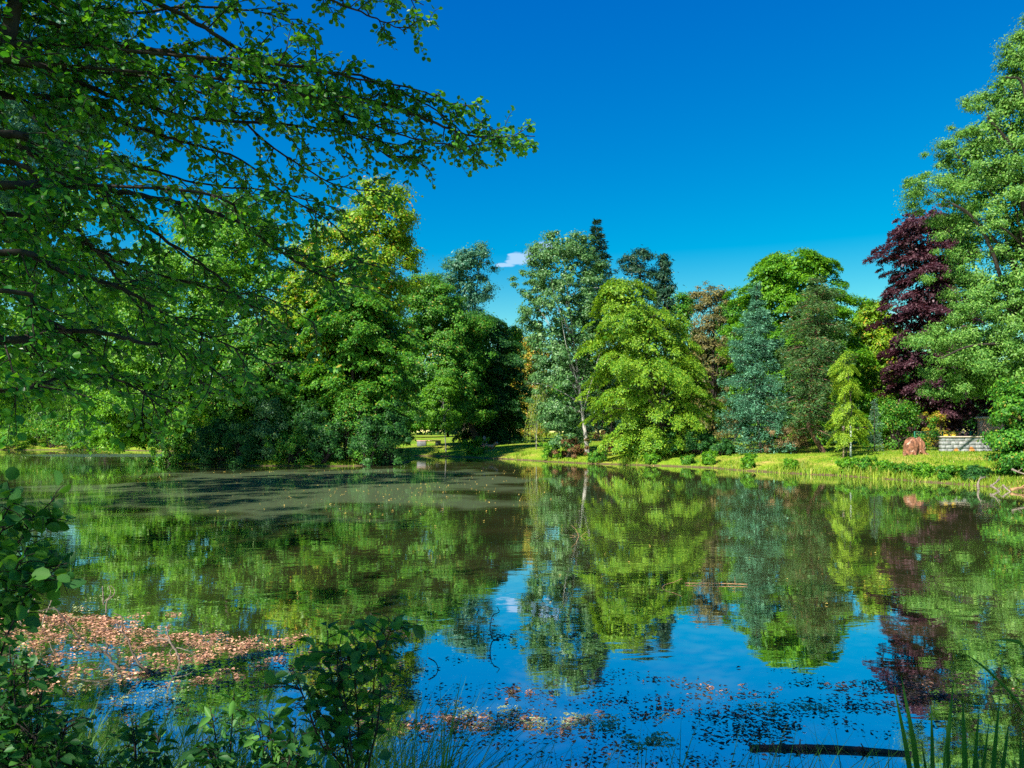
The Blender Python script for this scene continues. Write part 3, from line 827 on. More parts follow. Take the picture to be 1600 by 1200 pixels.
tree('copper_beech_tree', 'dark purple copper beech behind the big willow', 1490, 60,
     [(328, 1420, 1500), (350, 1392, 1505), (385, 1374, 1512), (425, 1380, 1522), (452, 1402, 1526), (480, 1378, 1530), (540, 1390, 1550), (600, 1390, 1570), (640, 1395, 1580), (690, 1420, 1580)], 'copper',
     nc=310, nl=190, size=1.1, L=.2, r0=.4, style='spray', droop=.45, stray=.3, bark='bark_dark', lob=.24)
tree('willow_tree', 'huge pale green willow rooted at the right edge with broken limbs in its crown', 1640, 47,
     [(20, 1590, 1680), (60, 1575, 1690), (110, 1542, 1700), (180, 1514, 1710), (225, 1462, 1715), (260, 1436, 1715), (320, 1436, 1715), (370, 1464, 1720), (460, 1470, 1720),
      (520, 1450, 1720), (550, 1422, 1720), (598, 1412, 1715), (618, 1440, 1700), (630, 1560, 1690)], 'willow', nc=500, nl=270, size=1.0, L=.15, asp=.45, r0=.5, depth=.6, nlimb=50, stray=.35, bark='bark_dark',
     inner=.35, core_amt=.4, lob=.2, gap=(27.5, 31.6, 48.6, 49.4),
     extra=[([(1640, 420), (1600, 330), (1590, 245), (1552, 195), (1542, 180)], .16), ([(1640, 520), (1580, 470), (1545, 380), (1515, 335), (1488, 318)], .15), ([(1640, 380), (1610, 300), (1600, 140), (1572, 120)], .13),
            ([(1640, 560), (1590, 540), (1520, 540), (1470, 560)], .12)], clear=[(1570, 195, 240, 22), (1502, 318, 345, 16), (1555, 385, 440, 16)])
tree('alder_tree', 'dark leafy tree hanging over the right bank in front of the stone wall', 1605, 34.5,
     [(590, 1575, 1650), (630, 1552, 1670), (690, 1548, 1690), (735, 1542, 1690), (758, 1552, 1680)], 'midgreen', nc=150, nl=190, size=.62, L=.13, stray=.4, r0=.14, bark='bark_dark', depth=.8)
shrub('shrub', 'large rounded dark green shrub between the staked sapling and the rusty stump', 1398, 53, 622, 1343, 1455, 'midgreen', nl=14000, L=.14, nc=60, depth=.6)
conifer('juniper', 'small blue-green juniper at the left side of the large rounded shrub', 1366, 50.5,
        [(628, 1365, 1367), (655, 1359, 1374), (704, 1353, 1380)], 'juniper', nw=14, nb=8, nn=60, L=.16, droop=-.2, r0=.06)
shrub('shrub', 'golden yellow shrub behind the green fence', 1468, 56, 640, 1440, 1496, 'goldbush', nl=5000, L=.14, nc=30)
shrub('shrub', 'brown dry bush with bare twigs between the blue spruce and the reddish trunk', 1238, 53.5, 664, 1204, 1276, 'drybush', nl=9000, L=.18, asp=.14, nc=40)
shrub('shrub', 'low russet bush at the foot of the silver poplar', 888, 62.5, 684, 866, 915, 'redbush', nl=4500, L=.15, nc=26)
shrub('shrub', 'russet bush under the lime tree between its two trunks', 968, 62.5, 672, 935, 1005, 'redbush', nl=5000, L=.16, nc=26)
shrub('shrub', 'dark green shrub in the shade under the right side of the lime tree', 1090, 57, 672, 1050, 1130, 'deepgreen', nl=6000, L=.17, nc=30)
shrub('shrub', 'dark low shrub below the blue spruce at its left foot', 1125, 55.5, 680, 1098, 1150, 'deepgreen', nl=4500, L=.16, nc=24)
shrub('shrub', 'bright green bush on the bank beside the carved stump', 742, 74, 682, 724, 762, 'freshgreen', nl=5000, L=.17, nc=28)
shrub('shrub', 'bright green bush by the water left of the silver poplar', 862, 63.3, 690, 842, 884, 'freshgreen', nl=4500, L=.16, nc=26)

tree('maple_tree', 'green tree filling the gap between the brown fir and the big round tree', 1150, 92,
     [(458, 1128, 1165), (490, 1108, 1190), (560, 1095, 1200), (650, 1100, 1195)], 'midgreen', nc=120, nl=130, size=1.5, L=.26)
tree('maple_tree', 'yellowish green tree behind the copper beech, low against the sky', 1352, 88,
     [(476, 1335, 1372), (505, 1315, 1400), (570, 1305, 1420), (650, 1310, 1420)], 'freshgreen', nc=130, nl=130, size=1.4, L=.26)
tree('maple_tree', 'green tree low against the sky between the round deep green tree and the silver poplar', 805, 108,
     [(508, 790, 812), (530, 775, 830), (580, 765, 840), (660, 770, 845)], 'yellowgreen', nc=110, nl=120, size=1.6, L=.3)

# slender second trunk under the lime tree
rg = np.random.default_rng(3)
bx, by = X(946, 60), 60
o = empty('young_tree', (bx, by, gz(bx, by)), 'slim dark tree standing left of the lime tree trunk, crown lost in its foliage', 'tree')
tr = trunk_and_limbs(rg, (bx, by, gz(bx, by)), 3.5, W(938, 600, 60), .16, np.array([W(930, 600, 60), W(950, 590, 60)]), 2)
tr.build('trunk', M['bark_dark'], o, smooth=True)
a = Acc()
cen = np.stack([W(p, q_, 60) for p, q_ in ((930, 600), (950, 590), (940, 620), (955, 630), (925, 625), (940, 580))])
crown_sprays(a, rg, cen, unit(rg.normal(size=(6, 3))), 1.0, 150, .2)
a.build('crown', M['linden'], o)

# --- far left bank
tree('beech_tree', 'tall dark tree at the far left bank behind the weeping willow', 60, 118,
     [(380, 20, 90), (430, -30, 140), (520, -60, 170), (620, -60, 170), (680, -40, 150)], 'deepgreen', nc=170, nl=150, size=2.2, L=.32, r0=.5, bark='bark_dark')
tree('beech_tree', 'dark green tree at the far left bank, closest to the island', 200, 116,
     [(430, 170, 240), (470, 140, 270), (560, 120, 290), (660, 120, 290), (685, 130, 280)], 'midgreen', nc=150, nl=150, size=2.0, L=.32, r0=.5, bark='bark_dark')
weeping('weeping_willow', 'weeping willow with hanging strands on the far left bank', 110, 109,
        [(590, 80, 150), (615, 50, 190), (660, 30, 215), (690, 28, 222)], 'freshgreen', ns=120, L=.3, r0=.25, gap=.09, spread=.3, bark='bark_dark')
for px, t, l, r, mt, lab in ((85, 655, 30, 140, 'midgreen', 'rounded shrub on the far left bank under the weeping willow'), (165, 640, 100, 225, 'deepgreen', 'dark tall shrub on the far left bank between the willow and the island'),
                             (225, 660, 190, 262, 'midgreen', 'shrub on the far left bank just left of the island'), (20, 668, -20, 66, 'freshgreen', 'sunlit shrub on the far left bank at the left edge')):
    shrub('shrub', lab, px, 104.6, t, l, r, mt, nl=8000, L=.26, nc=48, group='shrubs on the far left bank')
# --- near left bank, crowns seen behind the overhanging branches
tree('ash_tree', 'bluish green tree on the left bank, tops out above the picture behind the overhanging branches', -190, 27,
     [(-260, -170, 60), (-160, -260, 150), (-20, -330, 210), (120, -330, 225), (240, -320, 150), (330, -300, 60)], 'bluepoplar', nc=200, nl=170, size=.95, L=.15, r0=.3, depth=.9)
tree('ash_tree', 'sunlit yellow-green tree on the left bank, lower crown beside the far willow', -150, 44,
     [(150, -120, 40), (240, -180, 170), (350, -230, 240), (480, -240, 225), (580, -220, 130), (650, -200, 60)], 'freshgreen', nc=260, nl=170, size=1.3, L=.2, r0=.35, depth=.8)

# --- backdrop rows beyond the lawn
proto = tree('park_tree', 'round green tree in the row far beyond the lawn', 640, 128,
             [(575, 625, 655), (595, 600, 680), (630, 595, 685), (668, 600, 680)], 'midgreen', nc=120, nl=130, size=1.9, L=.36, r0=.35, bark='bark_dark', group='trees far beyond the lawn')
proto2 = tree('park_tree', 'dark green tree in the row far beyond the lawn', 700, 134,
              [(580, 685, 715), (600, 660, 740), (640, 655, 745), (670, 665, 735)], 'deepgreen', nc=120, nl=130, size=1.9, L=.36, r0=.35, bark='bark_dark', group='trees far beyond the lawn')
rg = np.random.default_rng(21)
k = 0
for px in list(range(-150, 610, 78)) + list(range(770, 1700, 66)):
    d = 124 + 20 * rg.random()
    if px > 900: d = 96 + 14 * rg.random()
    src = (proto, proto2)[k % 2]
    k += 1
    x = X(px, d)
    copy_tree(src, (x, d, gz(x, d) - .1), rg.random() * 6, rg.uniform(.8, 1.1))

# wood that closes the view far behind the park: one mass
rg = np.random.default_rng(5)
a = Acc()
cs = []
for px in np.arange(-250, 1850, 11.0):
    d = 158 + 12 * rg.random()
    top_ = 582 + 16 * math.sin(px * .021) + 10 * math.sin(px * .057) + rg.normal() * 6
    if px < 330: top_ -= 40
    for q_ in range(3):
        cs.append(W(px + rg.normal() * 10, rg.uniform(top_ + 10, 672), d + rg.normal() * 4))
cs = np.array(cs)
crown_puffs(a, rg, cs, unit(np.stack((-cs[:, 0], -cs[:, 1], np.full(len(cs), 40)), -1)), 3.6, 130, .75, .6, .8)
tag(a.build('far_wood', M['deepgreen']), 'dense far wood closing the view behind the park', 'wood', kind='stuff')

# ------------------------------------------------------------------ grass on the banks
def blades(acc, rg, base, h, w, lean=.35):
    N = len(base)
    th = rg.random(N) * 2 * math.pi
    ln = np.stack((np.cos(th), np.sin(th), np.zeros(N)), -1) * (lean * rg.random(N) * h)[:, None]
    sd = np.stack((np.sin(th + rg.normal(size=N)), -np.cos(th + rg.normal(size=N)), np.zeros(N)), -1) * (w / 2)[:, None]
    up = np.zeros((N, 3)); up[:, 2] = h
    v = np.stack((base - sd, base + sd, base + up * .6 + ln * .35 + sd * .7, base + up * .6 + ln * .35 - sd * .7, base + up + ln), 1)
    b0 = acc.n
    acc.v.append(v.reshape(-1, 3).astype(np.float32)); acc.n += N * 5
    k = np.arange(N)[:, None] * 5 + b0
    acc.f.append(k + np.array([[0, 1, 2, 3]]))
    acc.f.append(k + np.array([[3, 2, 4]]))

def sample_land(rg, n, px0, px1, d0, d1, s0, s1):
    px = rg.uniform(px0, px1, n)
    d = 1 / rg.uniform(1 / d1, 1 / d0, n)
    x = (px - 800) / F * d
    s = land_s(x, d)
    k = (s > s0) & (s < s1)
    x, d, s = x[k], d[k], s[k]
    return np.stack((x, d, ground(x, d) - .03), -1), s

rg = np.random.default_rng(31)
a = Acc()
p, s = sample_land(rg, 420000, -40, 1640, 29, 112, .0, 2.6)
patch = .5 + .5 * np.sin(p[:, 0] * 1.1 + 2 * np.sin(p[:, 1] * .6)) * np.sin(p[:, 0] * .37 + 1)
keep = rg.random(len(p)) < .35 + .65 * patch
p, s, patch = p[keep], s[keep], patch[keep]
h = (.10 + .36 * patch ** 1.5) * rg.uniform(.4, 1.5, len(p)) * np.clip(1.25 - s / 3.0, .35, 1)
blades(a, rg, p, h, rg.uniform(.025, .06, len(p)), .9)
p2, s2 = sample_land(rg, 160000, -40, 1640, 33, 112, 2.4, 30)
blades(a, rg, p2, rg.uniform(.05, .16, len(p2)), rg.uniform(.03, .06, len(p2)), .7)
tag(a.build('bank_grass', M['grass']), 'long sunlit grass growing along the far banks of the pond', 'grass', kind='stuff')

# leafy weeds on the right bank and by the lime tree
for px, dy, top, wd_, mt, lab in (
        (1323, 1.0, 716, 26, 'freshgreen', 'leafy dark weed clump at the waterline straight below the staked sapling'),
        (1352, 1.0, 715, 26, 'midgreen', 'leafy weed clump at the waterline below the large rounded shrub'),
        (1385, .9, 720, 22, 'freshgreen', 'small weed clump at the waterline left of the rusty stump'),
        (1414, .9, 722, 24, 'midgreen', 'low weed clump at the waterline in front of the rusty stump'),
        (1446, .9, 724, 26, 'freshgreen', 'low weed clump at the waterline in front of the green fence'),
        (1482, .8, 728, 30, 'midgreen', 'wide weed clump at the waterline in front of the stone wall'),
        (1522, .8, 728, 34, 'deepgreen', 'dark weed clump beside the driftwood on the right bank'),
        (1108, .8, 703, 18, 'freshgreen', 'upright weed clump at the right foot of the lime tree'),
        (1075, .8, 712, 24, 'midgreen', 'dark weed clump at the waterline under the lime tree'),
        (1020, .8, 710, 22, 'freshgreen', 'weed clump at the waterline left of the lime tree trunk'),
        (935, .8, 704, 26, 'midgreen', 'weed clump at the waterline below the silver poplar trunk'),
        (1170, .8, 708, 18, 'freshgreen', 'small upright weed on the bank below the blue spruce'),
        (1235, .8, 718, 16, 'freshgreen', 'small weed on the bank below the brown dry bush')):
    lo, hi = 28.0, 80.0
    for q_ in range(30):                                   # find the waterline along this direction
        md = (lo + hi) / 2
        if land_s(np.array([X(px, md)]), np.array([md]))[0] < 0: lo = md
        else: hi = md
    d = hi + dy
    shrub('weed_clump', lab, px, d, top, px - wd_ / 2, px + wd_ / 2, mt, nl=2400, L=.19, nc=30, cat='weed', group='weed clumps along the bank', ns=8, asp=.34, flat=1.1, up=.15)

# ------------------------------------------------------------------ things on the far lawn
def box(acc, c, sx, sy, sz, rz=0.0, bev=.0):
    """box with chamfered edges standing on c"""
    b = min(bev, sx * .3, sy * .3, sz * .3)
    co = []
    for z in ((0, b, sz - b, sz) if b else (0, sz)):
        e = b if b and z in (0, sz) else 0
        X_, Y_ = sx / 2 - e, sy / 2 - e
        k = b * .8 if b else 0
        if b: ring = [(-X_ + k, -Y_), (X_ - k, -Y_), (X_, -Y_ + k), (X_, Y_ - k), (X_ - k, Y_), (-X_ + k, Y_), (-X_, Y_ - k), (-X_, -Y_ + k)]
        else: ring = [(-X_, -Y_), (X_, -Y_), (X_, Y_), (-X_, Y_)]
        co.append([(x, y, z) for x, y in ring])
    n = len(co[0]); v = np.array(co).reshape(-1, 3)
    cs_, sn = math.cos(rz), math.sin(rz)
    v = np.stack((v[:, 0] * cs_ - v[:, 1] * sn, v[:, 0] * sn + v[:, 1] * cs_, v[:, 2]), -1) + np.asarray(c)
    m = len(co)
    i = np.arange(m - 1)[:, None] * n; j = np.arange(n)[None]
    q = np.stack((i + j, i + (j + 1) % n, i + n + (j + 1) % n, i + n + j), -1).reshape(-1, 4)
    b0 = acc.n
    acc.add(v, q)
    acc.f.append(np.array([list(range(n))[::-1]]) + b0)
    acc.f.append(np.array([[(m - 1) * n + t_ for t_ in range(n)]]) + b0)

# stone wall with pale coping
M['stone'] = surf_mat('grey_stone', (.13, .14, .15), (.34, .35, .36), 7, bump=.5, spots=((.42, .17, .04), 1.7, .60))
M['coping'] = surf_mat('pale_coping', (.30, .25, .20), (.46, .39, .33), 8, bump=.3)
M['mortar'] = surf_mat('mortar', (.12, .11, .10), (.2, .19, .17), 10)
wy = 49.0
wx0, wx1 = X(1471, wy), X(1600, wy)
wz = gz(wx0 + 1, wy) - .08
wt = Z(681.5, wy)
o = empty('stone_wall', (wx0, wy, wz), 'low grey block wall with pale coping and orange lichen on the right lawn', 'wall')
rz = R(-5)
rg = np.random.default_rng(2)
def wpt(u, v, z): return np.array((wx0 + u * math.cos(rz) - v * math.sin(rz), wy + u * math.sin(rz) + v * math.cos(rz), z))
Lw = wx1 - wx0
a = Acc()
rows = 4
rh = (wt - wz - .09) / rows
for r_ in range(rows):
    u = 0.0
    first = True
    while u < Lw - .05:
        w_ = rg.uniform(.36, .62) * (.6 if first and r_ % 2 else 1)
        first = False
        w_ = min(w_, Lw - u)
        box(a, wpt(u + w_ / 2, .2 + rg.normal() * .006, wz + r_ * rh), w_ - .018, .42, rh - .016, rz + rg.normal() * .01, .02)
        u += w_
a.build('block_masonry', M['stone'], o)
a = Acc(); box(a, wpt(Lw / 2, .2, wz), Lw - .05, .36, wt - wz - .1, rz); a.build('mortar', M['mortar'], o)
a = Acc(); box(a, wpt(Lw / 2, .2, wt - .088), Lw + .12, .56, .088, rz, .015); a.build('coping', M['coping'], o)
M['yellow'] = surf_mat('yellow_plastic', (.62, .42, .03), (.70, .50, .05), 3, rough=.4, bump=.05)
for px, lab in ((1479, 'small yellow box on the wall coping, nearer the end of the wall'), (1490.5, 'small yellow box on the wall coping, nearer the overhanging tree')):
    u = X(px, wy) - wx0
    b_ = Acc(); box(b_, wpt(u, .16, wt), .22, .16, .085, rz + .1, .012)
    e_ = empty('yellow_box', wpt(u, .16, wt), lab, 'box', 'yellow boxes on the stone wall')
    b_.build('container', M['yellow'], e_)
    b_ = Acc(); box(b_, wpt(u, .16, wt + .083), .24, .18, .025, rz + .1, .008); b_.build('lid', M['yellow'], e_)

# green wire fence
M['greenmetal'] = surf_mat('green_fence_metal', (.008, .11, .07), (.015, .15, .09), 3, rough=.4, bump=.05)
fy = 51.5
f0, f1 = X(1429, fy), X(1560, fy)
o = empty('wire_fence', (f0, fy, gz(f0, fy)), 'dark green wire mesh fence behind the rusty stump and the stone wall', 'fence')
ftop = Z(674.5, fy)
nP = 4
for q_ in range(nP):
    x = f0 + (f1 - f0) * q_ / (nP - 1)
    a = Acc(); box(a, (x, fy, gz(x, fy) - .2), .07, .07, ftop - gz(x, fy) + .22, 0, .006); a.build('post', M['greenmetal'], o)
for q_ in range(nP - 1):
    xa, xb = f0 + (f1 - f0) * q_ / (nP - 1) + .04, f0 + (f1 - f0) * (q_ + 1) / (nP - 1) - .04
    zb = max(gz(xa, fy), gz(xb, fy)) + .05
    a = Acc()
    for z in np.linspace(zb, ftop, 8): box(a, ((xa + xb) / 2, fy, z - .01), xb - xa, .014, .022)
    for x in np.arange(xa, xb, .09): box(a, (x, fy - .012, zb), .008, .008, ftop - zb)
    a.build('mesh_panel', M['greenmetal'], o)

# brick pillar behind the leaves
def brick_mat():
    m, t, o_ = new_mat('red_brick')
    tc = node(t, 'ShaderNodeTexCoord')
    mp = node(t, 'ShaderNodeMapping'); mp.inputs['Rotation'].default_value = (R(90), 0, 0)
    br = node(t, 'ShaderNodeTexBrick', Scale=4.0)
    br.inputs['Color1'].default_value = (.36, .15, .10, 1); br.inputs['Color2'].default_value = (.48, .24, .17, 1); br.inputs['Mortar'].default_value = (.45, .40, .36, 1)
    t.links.new(tc.outputs['Object'], mp.inputs['Vector']); t.links.new(mp.outputs[0], br.inputs['Vector'])
    p_ = node(t, 'ShaderNodeBsdfPrincipled', Roughness=.85)
    t.links.new(br.outputs['Color'], p_.inputs['Base Color'])
    t.links.new(p_.outputs[0], o_.inputs['Surface'])
    return m
M['brick'] = brick_mat()
py_ = 53.0
pxx = X(1549, py_)
o = empty('brick_pillar', (pxx, py_, gz(pxx, py_)), 'reddish brick pillar with pale cap half hidden by leaves at the right', 'pillar')
pt = Z(655, py_)
a = Acc(); box(a, (pxx, py_, gz(pxx, py_) - .2), 1.5, .8, pt - gz(pxx, py_) + .2, .05, .01); a.build('shaft', M['brick'], o)
a = Acc(); box(a, (pxx, py_, pt), 1.7, 1.0, .18, .05, .03); a.build('cap', M['coping'], o)

# rusty tree stump
def lump(acc, c, rx, ry, h, rg, lobes=5, nth=40, nz=14, top=.75, rough_=.07, lean=(0, 0)):
    th = np.arange(nth) * 2 * math.pi / nth
    ph = rg.random(6) * 6
    v = []
    for i in range(nz):
        t_ = i / (nz - 1)
        prof_ = (.98 + .12 * math.sin(3.0 * t_) + .10 * math.exp(-t_ * 9)) * (1 if t_ < .5 else math.sqrt(max(0, 1 - ((t_ - .5) / .53) ** 2)))
        rr = prof_ * (1 + .10 * np.sin(lobes * th + ph[0] + t_) + .07 * np.sin((lobes * 2 + 1) * th + ph[1] - 2 * t_) + rg.normal(size=nth) * rough_ * .5)
        v.append(np.stack((c[0] + rx * rr * np.cos(th) + lean[0] * t_, c[1] + ry * rr * np.sin(th) + lean[1] * t_,
                           np.full(nth, c[2] + h * t_) + rg.normal(size=nth) * rough_ * h * .25 * t_ + .1 * h * t_ * np.sin(2 * th + ph[2])), -1))
    v = np.concatenate(v)
    i = np.arange(nz - 1)[:, None] * nth; j = np.arange(nth)[None]
    acc.add(v, np.stack((i + j, i + (j + 1) % nth, i + nth + (j + 1) % nth, i + nth + j), -1).reshape(-1, 4))
    acc.f.append(np.array([[(nz - 1) * nth + t_ for t_ in range(nth)]]) + acc.n - len(v))
M['rustwood'] = surf_mat('rusty_stump_wood', (.05, .022, .014), (.34, .15, .085), 7, bump=1.0, stretch=(1, 1, .45), dist=.12, spots=((.46, .33, .25), 3.5, .60))
M['pinkwood'] = surf_mat('pinkish_cut_wood', (.20, .10, .07), (.52, .33, .26), 5, bump=.8, dist=.05)
rg = np.random.default_rng(11)
sd_ = 46.5
sx = X(1429, sd_)
o = empty('tree_stump', (sx, sd_, gz(sx, sd_)), 'broad rusty brown tree stump with a dark split in front of the green fence', 'stump')
a = Acc()
g0 = gz(sx, sd_) - .05
hs_ = Z(685, sd_) - g0
lump(a, (X(1422.5, sd_), sd_, g0), .36, .40, hs_ * .98, rg, lean=(.08, 0))
lump(a, (X(1437.5, sd_), sd_ + .1, g0), .32, .38, hs_, rg, lean=(-.05, 0))
a.build('wood', M['rustwood'], o, smooth=True)
a = Acc()
for e in ((-.8, -.35), (-.3, -.65), (.5, -.6), (.85, -.1)):
    tube(a, spline([(sx + e[0] * .5, sd_ + e[1] * .5, g0 + .3), (sx + e[0] * .8, sd_ + e[1] * .8, g0 + .1), (sx + e[0] * 1.15, sd_ + e[1] * 1.15, g0 - .05)], 8), np.linspace(.13, .04, 8), 7)
a.build('root', M['rustwood'], o, smooth=True)
# carved stump and logs in the middle
sd2 = 76.5
sx2 = X(757, sd2); g2 = gz(sx2, sd2) - .05
o = empty('tree_stump', (sx2, sd2, g2), 'pinkish upright stump beside the bright green bush in the middle of the far bank', 'stump')
a = Acc(); lump(a, (sx2, sd2, g2), .27, .27, Z(683, sd2) - g2, rg, 3, 24, 10); a.build('wood', M['pinkwood'], o, smooth=True)
a = Acc(); tube(a, spline([(sx2 + .1, sd2, g2 + .9), (sx2 + .35, sd2 - .05, g2 + 1.15), (sx2 + .45, sd2 - .05, g2 + 1.35)], 6), np.linspace(.12, .07, 6), 7); a.build('branch_stub', M['pinkwood'], o, smooth=True)
def log_obj(name, label, p0, p1, r, mat, cat='log', bend=.05, group=None, stubs=(), n=12, ns=9):
    p0, p1 = np.asarray(p0, float), np.asarray(p1, float)
    e_ = empty(name, (p0 + p1) / 2, label, cat, group)
    a_ = Acc()
    pts = spline([p0, (p0 + p1) / 2 + np.array((0, bend, bend * .4)), p1], n)
    rr = r * (1 - .25 * np.linspace(0, 1, n)) * (1 + .06 * np.sin(np.arange(n) * 2.1))
    tube(a_, pts, rr, ns)
    a_.build('stem', M[mat], e_, smooth=True)
    for st in stubs:
        b_ = Acc(); tube(b_, spline(st, 6), np.linspace(r * .4, r * .15, 6), 5); b_.build('branch_stub', M[mat], e_, smooth=True)
    return e_
log_obj('fallen_log', 'short pinkish log lying on the grass right of the upright stump', (X(760, 76), 76, gz(X(760, 76), 76) + .35), (X(770, 75.4), 75.4, gz(X(770, 75.4), 75.4) + .32), .2, 'pinkwood')
log_obj('fallen_log', 'tilted cut log end pointing up at the right of the short pinkish log', (X(767, 76.5), 76.5, gz(X(767, 76.5), 76.5) + .1), (X(777, 75.9), 75.9, Z(692, 75.9)), .2, 'pinkwood')

# bench on the far lawn
M['concrete'] = surf_mat('dark_concrete', (.10, .11, .13), (.2, .21, .23), 5, bump=.2)
M['pinkslab'] = surf_mat('reddish_slab', (.34, .18, .15), (.5, .3, .26), 5, bump=.2)
bd = 84.0
bx0 = X(668, bd); bg_ = gz(bx0, bd)
o = empty('park_bench', (bx0, bd, bg_), 'long reddish slab bench on two dark concrete blocks on the far lawn', 'bench')
for px, w_ in ((659, 14), (684.5, 8)):
    a = Acc(); box(a, (X(px, bd), bd, bg_ - .1), w_ / F * bd, .6, .62, 0, .02); a.build('support_block', M['concrete'], o)
a = Acc(); box(a, (X(670, bd), bd, bg_ + .52), 2.7, .62, .12, 0, .02); a.build('seat_slab', M['pinkslab'], o)

# stakes round the weeping sapling
M['stake'] = surf_mat('weathered_stake', (.20, .13, .09), (.38, .27, .20), 8, bump=.4, stretch=(1, 1, .2))
M['palestake'] = surf_mat('pale_stake', (.26, .29, .31), (.42, .46, .48), 8, bump=.3, stretch=(1, 1, .2))
kd = 47.3
kx = X(1325, kd); kg = gz(kx, kd)
o = empty('tree_support', (kx, kd, kg), 'frame of wooden stakes and crossbar holding the weeping sapling', 'tree support')
for px, dd, mt in ((1318, 0, 'stake'), (1327.5, -.15, 'palestake'), (1333, .35, 'stake')):
    x_ = X(px, kd)
    a = Acc(); tube(a, [(x_, kd + dd, gz(x_, kd + dd) - .3), (x_ + .01, kd + dd, kg + .8), (x_, kd + dd, Z(665, kd))], (.06, .055, .05), 8)
    p_ = a.build('stake', M[mt], o, smooth=True)
    if mt == 'palestake': p_['label'] = 'pale grey stake of the frame'
a = Acc(); box(a, ((X(1318, kd) + X(1333, kd)) / 2, kd + .1, Z(668.5, kd)), .75, .06, .09, .25, .008); a.build('crossbar', M['palestake'], o)

# driftwood on the right shore
for pts, r_, mt, lab in (
        ([(1529, 765, 32.0), (1528, 756, 32.1), (1532, 748, 32.2), (1540, 745, 32.4)], .05, 'dead_wood', 'bleached hook-shaped branch standing out of the water at the right shore'),
        ([(1547, 760, 31.8), (1556, 754, 31.8), (1563, 748, 32)], .045, 'dead_wood', 'bleached branch slanting up right beside the hook-shaped branch'),
        ([(1548, 758, 31.6), (1558, 765, 31.3), (1566, 772, 30.8)], .05, 'dead_wood', 'bleached branch slanting down into the water at the right shore'),
        ([(1567, 758, 31.4), (1573, 764, 31.2), (1579, 768, 31)], .05, 'dead_wood', 'short broken branch in the water under the dark leafy tree'),
        ([(1581, 733, 32.0), (1590, 737, 31.8), (1602, 741, 31.5)], .05, 'dead_wood', 'dry branch poking out over the water from the dark leafy tree'),
        ([(1580, 765, 31.0), (1595, 762, 31.2), (1612, 763, 31.3)], .07, 'stick', 'reddish driftwood log lying along the right shore')):
    P = [W(*q_) for q_ in pts]
    e_ = empty('driftwood', P[0], lab, 'driftwood', 'driftwood on the right shore')
    a = Acc(); tube(a, spline(P, 10), np.linspace(r_, r_ * .5, 10), 6); a.build('stem', M[mt], e_, smooth=True)
    a = Acc(); q_ = (P[0] + P[-1]) / 2; tube(a, spline([P[1], P[1] + (P[-1] - P[0]) * .25 + np.array((0, -.1, .22))], 5), np.linspace(r_ * .5, .008, 5), 5); a.build('twig', M[mt], e_, smooth=True)

# ------------------------------------------------------------------ floating things
def litter(acc, rg, px, py, L, tilt=.25, z=.012, curl=True):
    d = D(py)
    c = np.stack(((px - 800) / F * d, d, np.full(len(px), z) + rg.random(len(px)) * .012), -1)
    th = rg.random(len(px)) * 2 * math.pi
    u = np.stack((np.cos(th), np.sin(th), rg.normal(size=len(px)) * .12), -1)
    n = np.array((0, 0, 1.0)) + rg.normal(size=(len(px), 3)) * tilt
    leaves(acc, c, u, n, L, L * .6, OVAL)
def blob(rg, n, cx, cy, sx, sy, nb=1, sub=.3):
    """clustered points round a centre, in the picture's pixels projected on the water"""
    bx_ = cx + rg.normal(size=nb) * sx; by_ = cy + rg.normal(size=nb) * sy
    k = rg.integers(nb, size=n)
    px = bx_[k] + rg.normal(size=n) * sx * sub; py = by_[k] + rg.normal(size=n) * sy * sub
    ok = (py > 725) & (py < 1290)
    return px[ok], py[ok]
rg = np.random.default_rng(77)
a = Acc()
for n, cx, cy, sx_, sy_, nb, sub in ((1500, 105, 968, 62, 7, 46, .11), (1250, 195, 992, 75, 10, 60, .08), (750, 70, 1005, 55, 20, 80, .07), (640, 300, 1030, 70, 14, 60, .08),
                                     (420, 345, 1006, 60, 10, 40, .09), (380, 240, 1060, 60, 9, 40, .08), (330, 430, 1012, 65, 14, 44, .08), (320, 510, 1045, 60, 20, 44, .08),
                                     (420, 690, 1130, 70, 9, 30, .10), (150, 830, 1135, 60, 8, 14, .12), (90, 990, 1110, 60, 12, 12, .12), (70, 1170, 1080, 40, 6, 8, .12), (60, 810, 1082, 14, 3, 3, .3),
                                     (60, 1320, 1072, 30, 3, 5, .2), (200, 60, 1090, 60, 25, 30, .08)):
    px, py = blob(rg, n, cx, cy, sx_, sy_, nb, sub)
    py = cy + (py - cy) * .8 + rg.normal(size=len(py)) * 1.2
    litter(a, rg, px, py, rg.uniform(.25, 1, len(px)) ** 1.5 * .058)
tag(a.build('floating_leaf_litter', M['litter']), 'pinkish orange mats of dead leaves floating near the left shore', 'leaf litter', kind='stuff')
a = Acc()
for n, cx, cy, sx_, sy_, nb, sub in ((1300, 950, 1085, 260, 26, 46, .09), (1000, 1000, 1130, 260, 30, 46, .09), (700, 1050, 1180, 250, 26, 40, .10), (500, 1180, 1140, 45, 14, 18, .25), (600, 1290, 1095, 150, 16, 26, .11),
                                     (900, 1440, 1075, 100, 18, 26, .12), (900, 120, 1030, 110, 30, 50, .10), (1300, 330, 1040, 140, 25, 60, .10), (900, 200, 1120, 120, 30, 40, .10), (600, 620, 1060, 70, 25, 24, .12), (300, 700, 985, 150, 14, 20, .08)):
    px, py = blob(rg, n, cx, cy, sx_, sy_, nb, sub)
    py = cy + (py - cy) * .9
    litter(a, rg, px, py, rg.random(len(px)) ** 2.2 * .046 + .006, .14)
b2 = Acc()
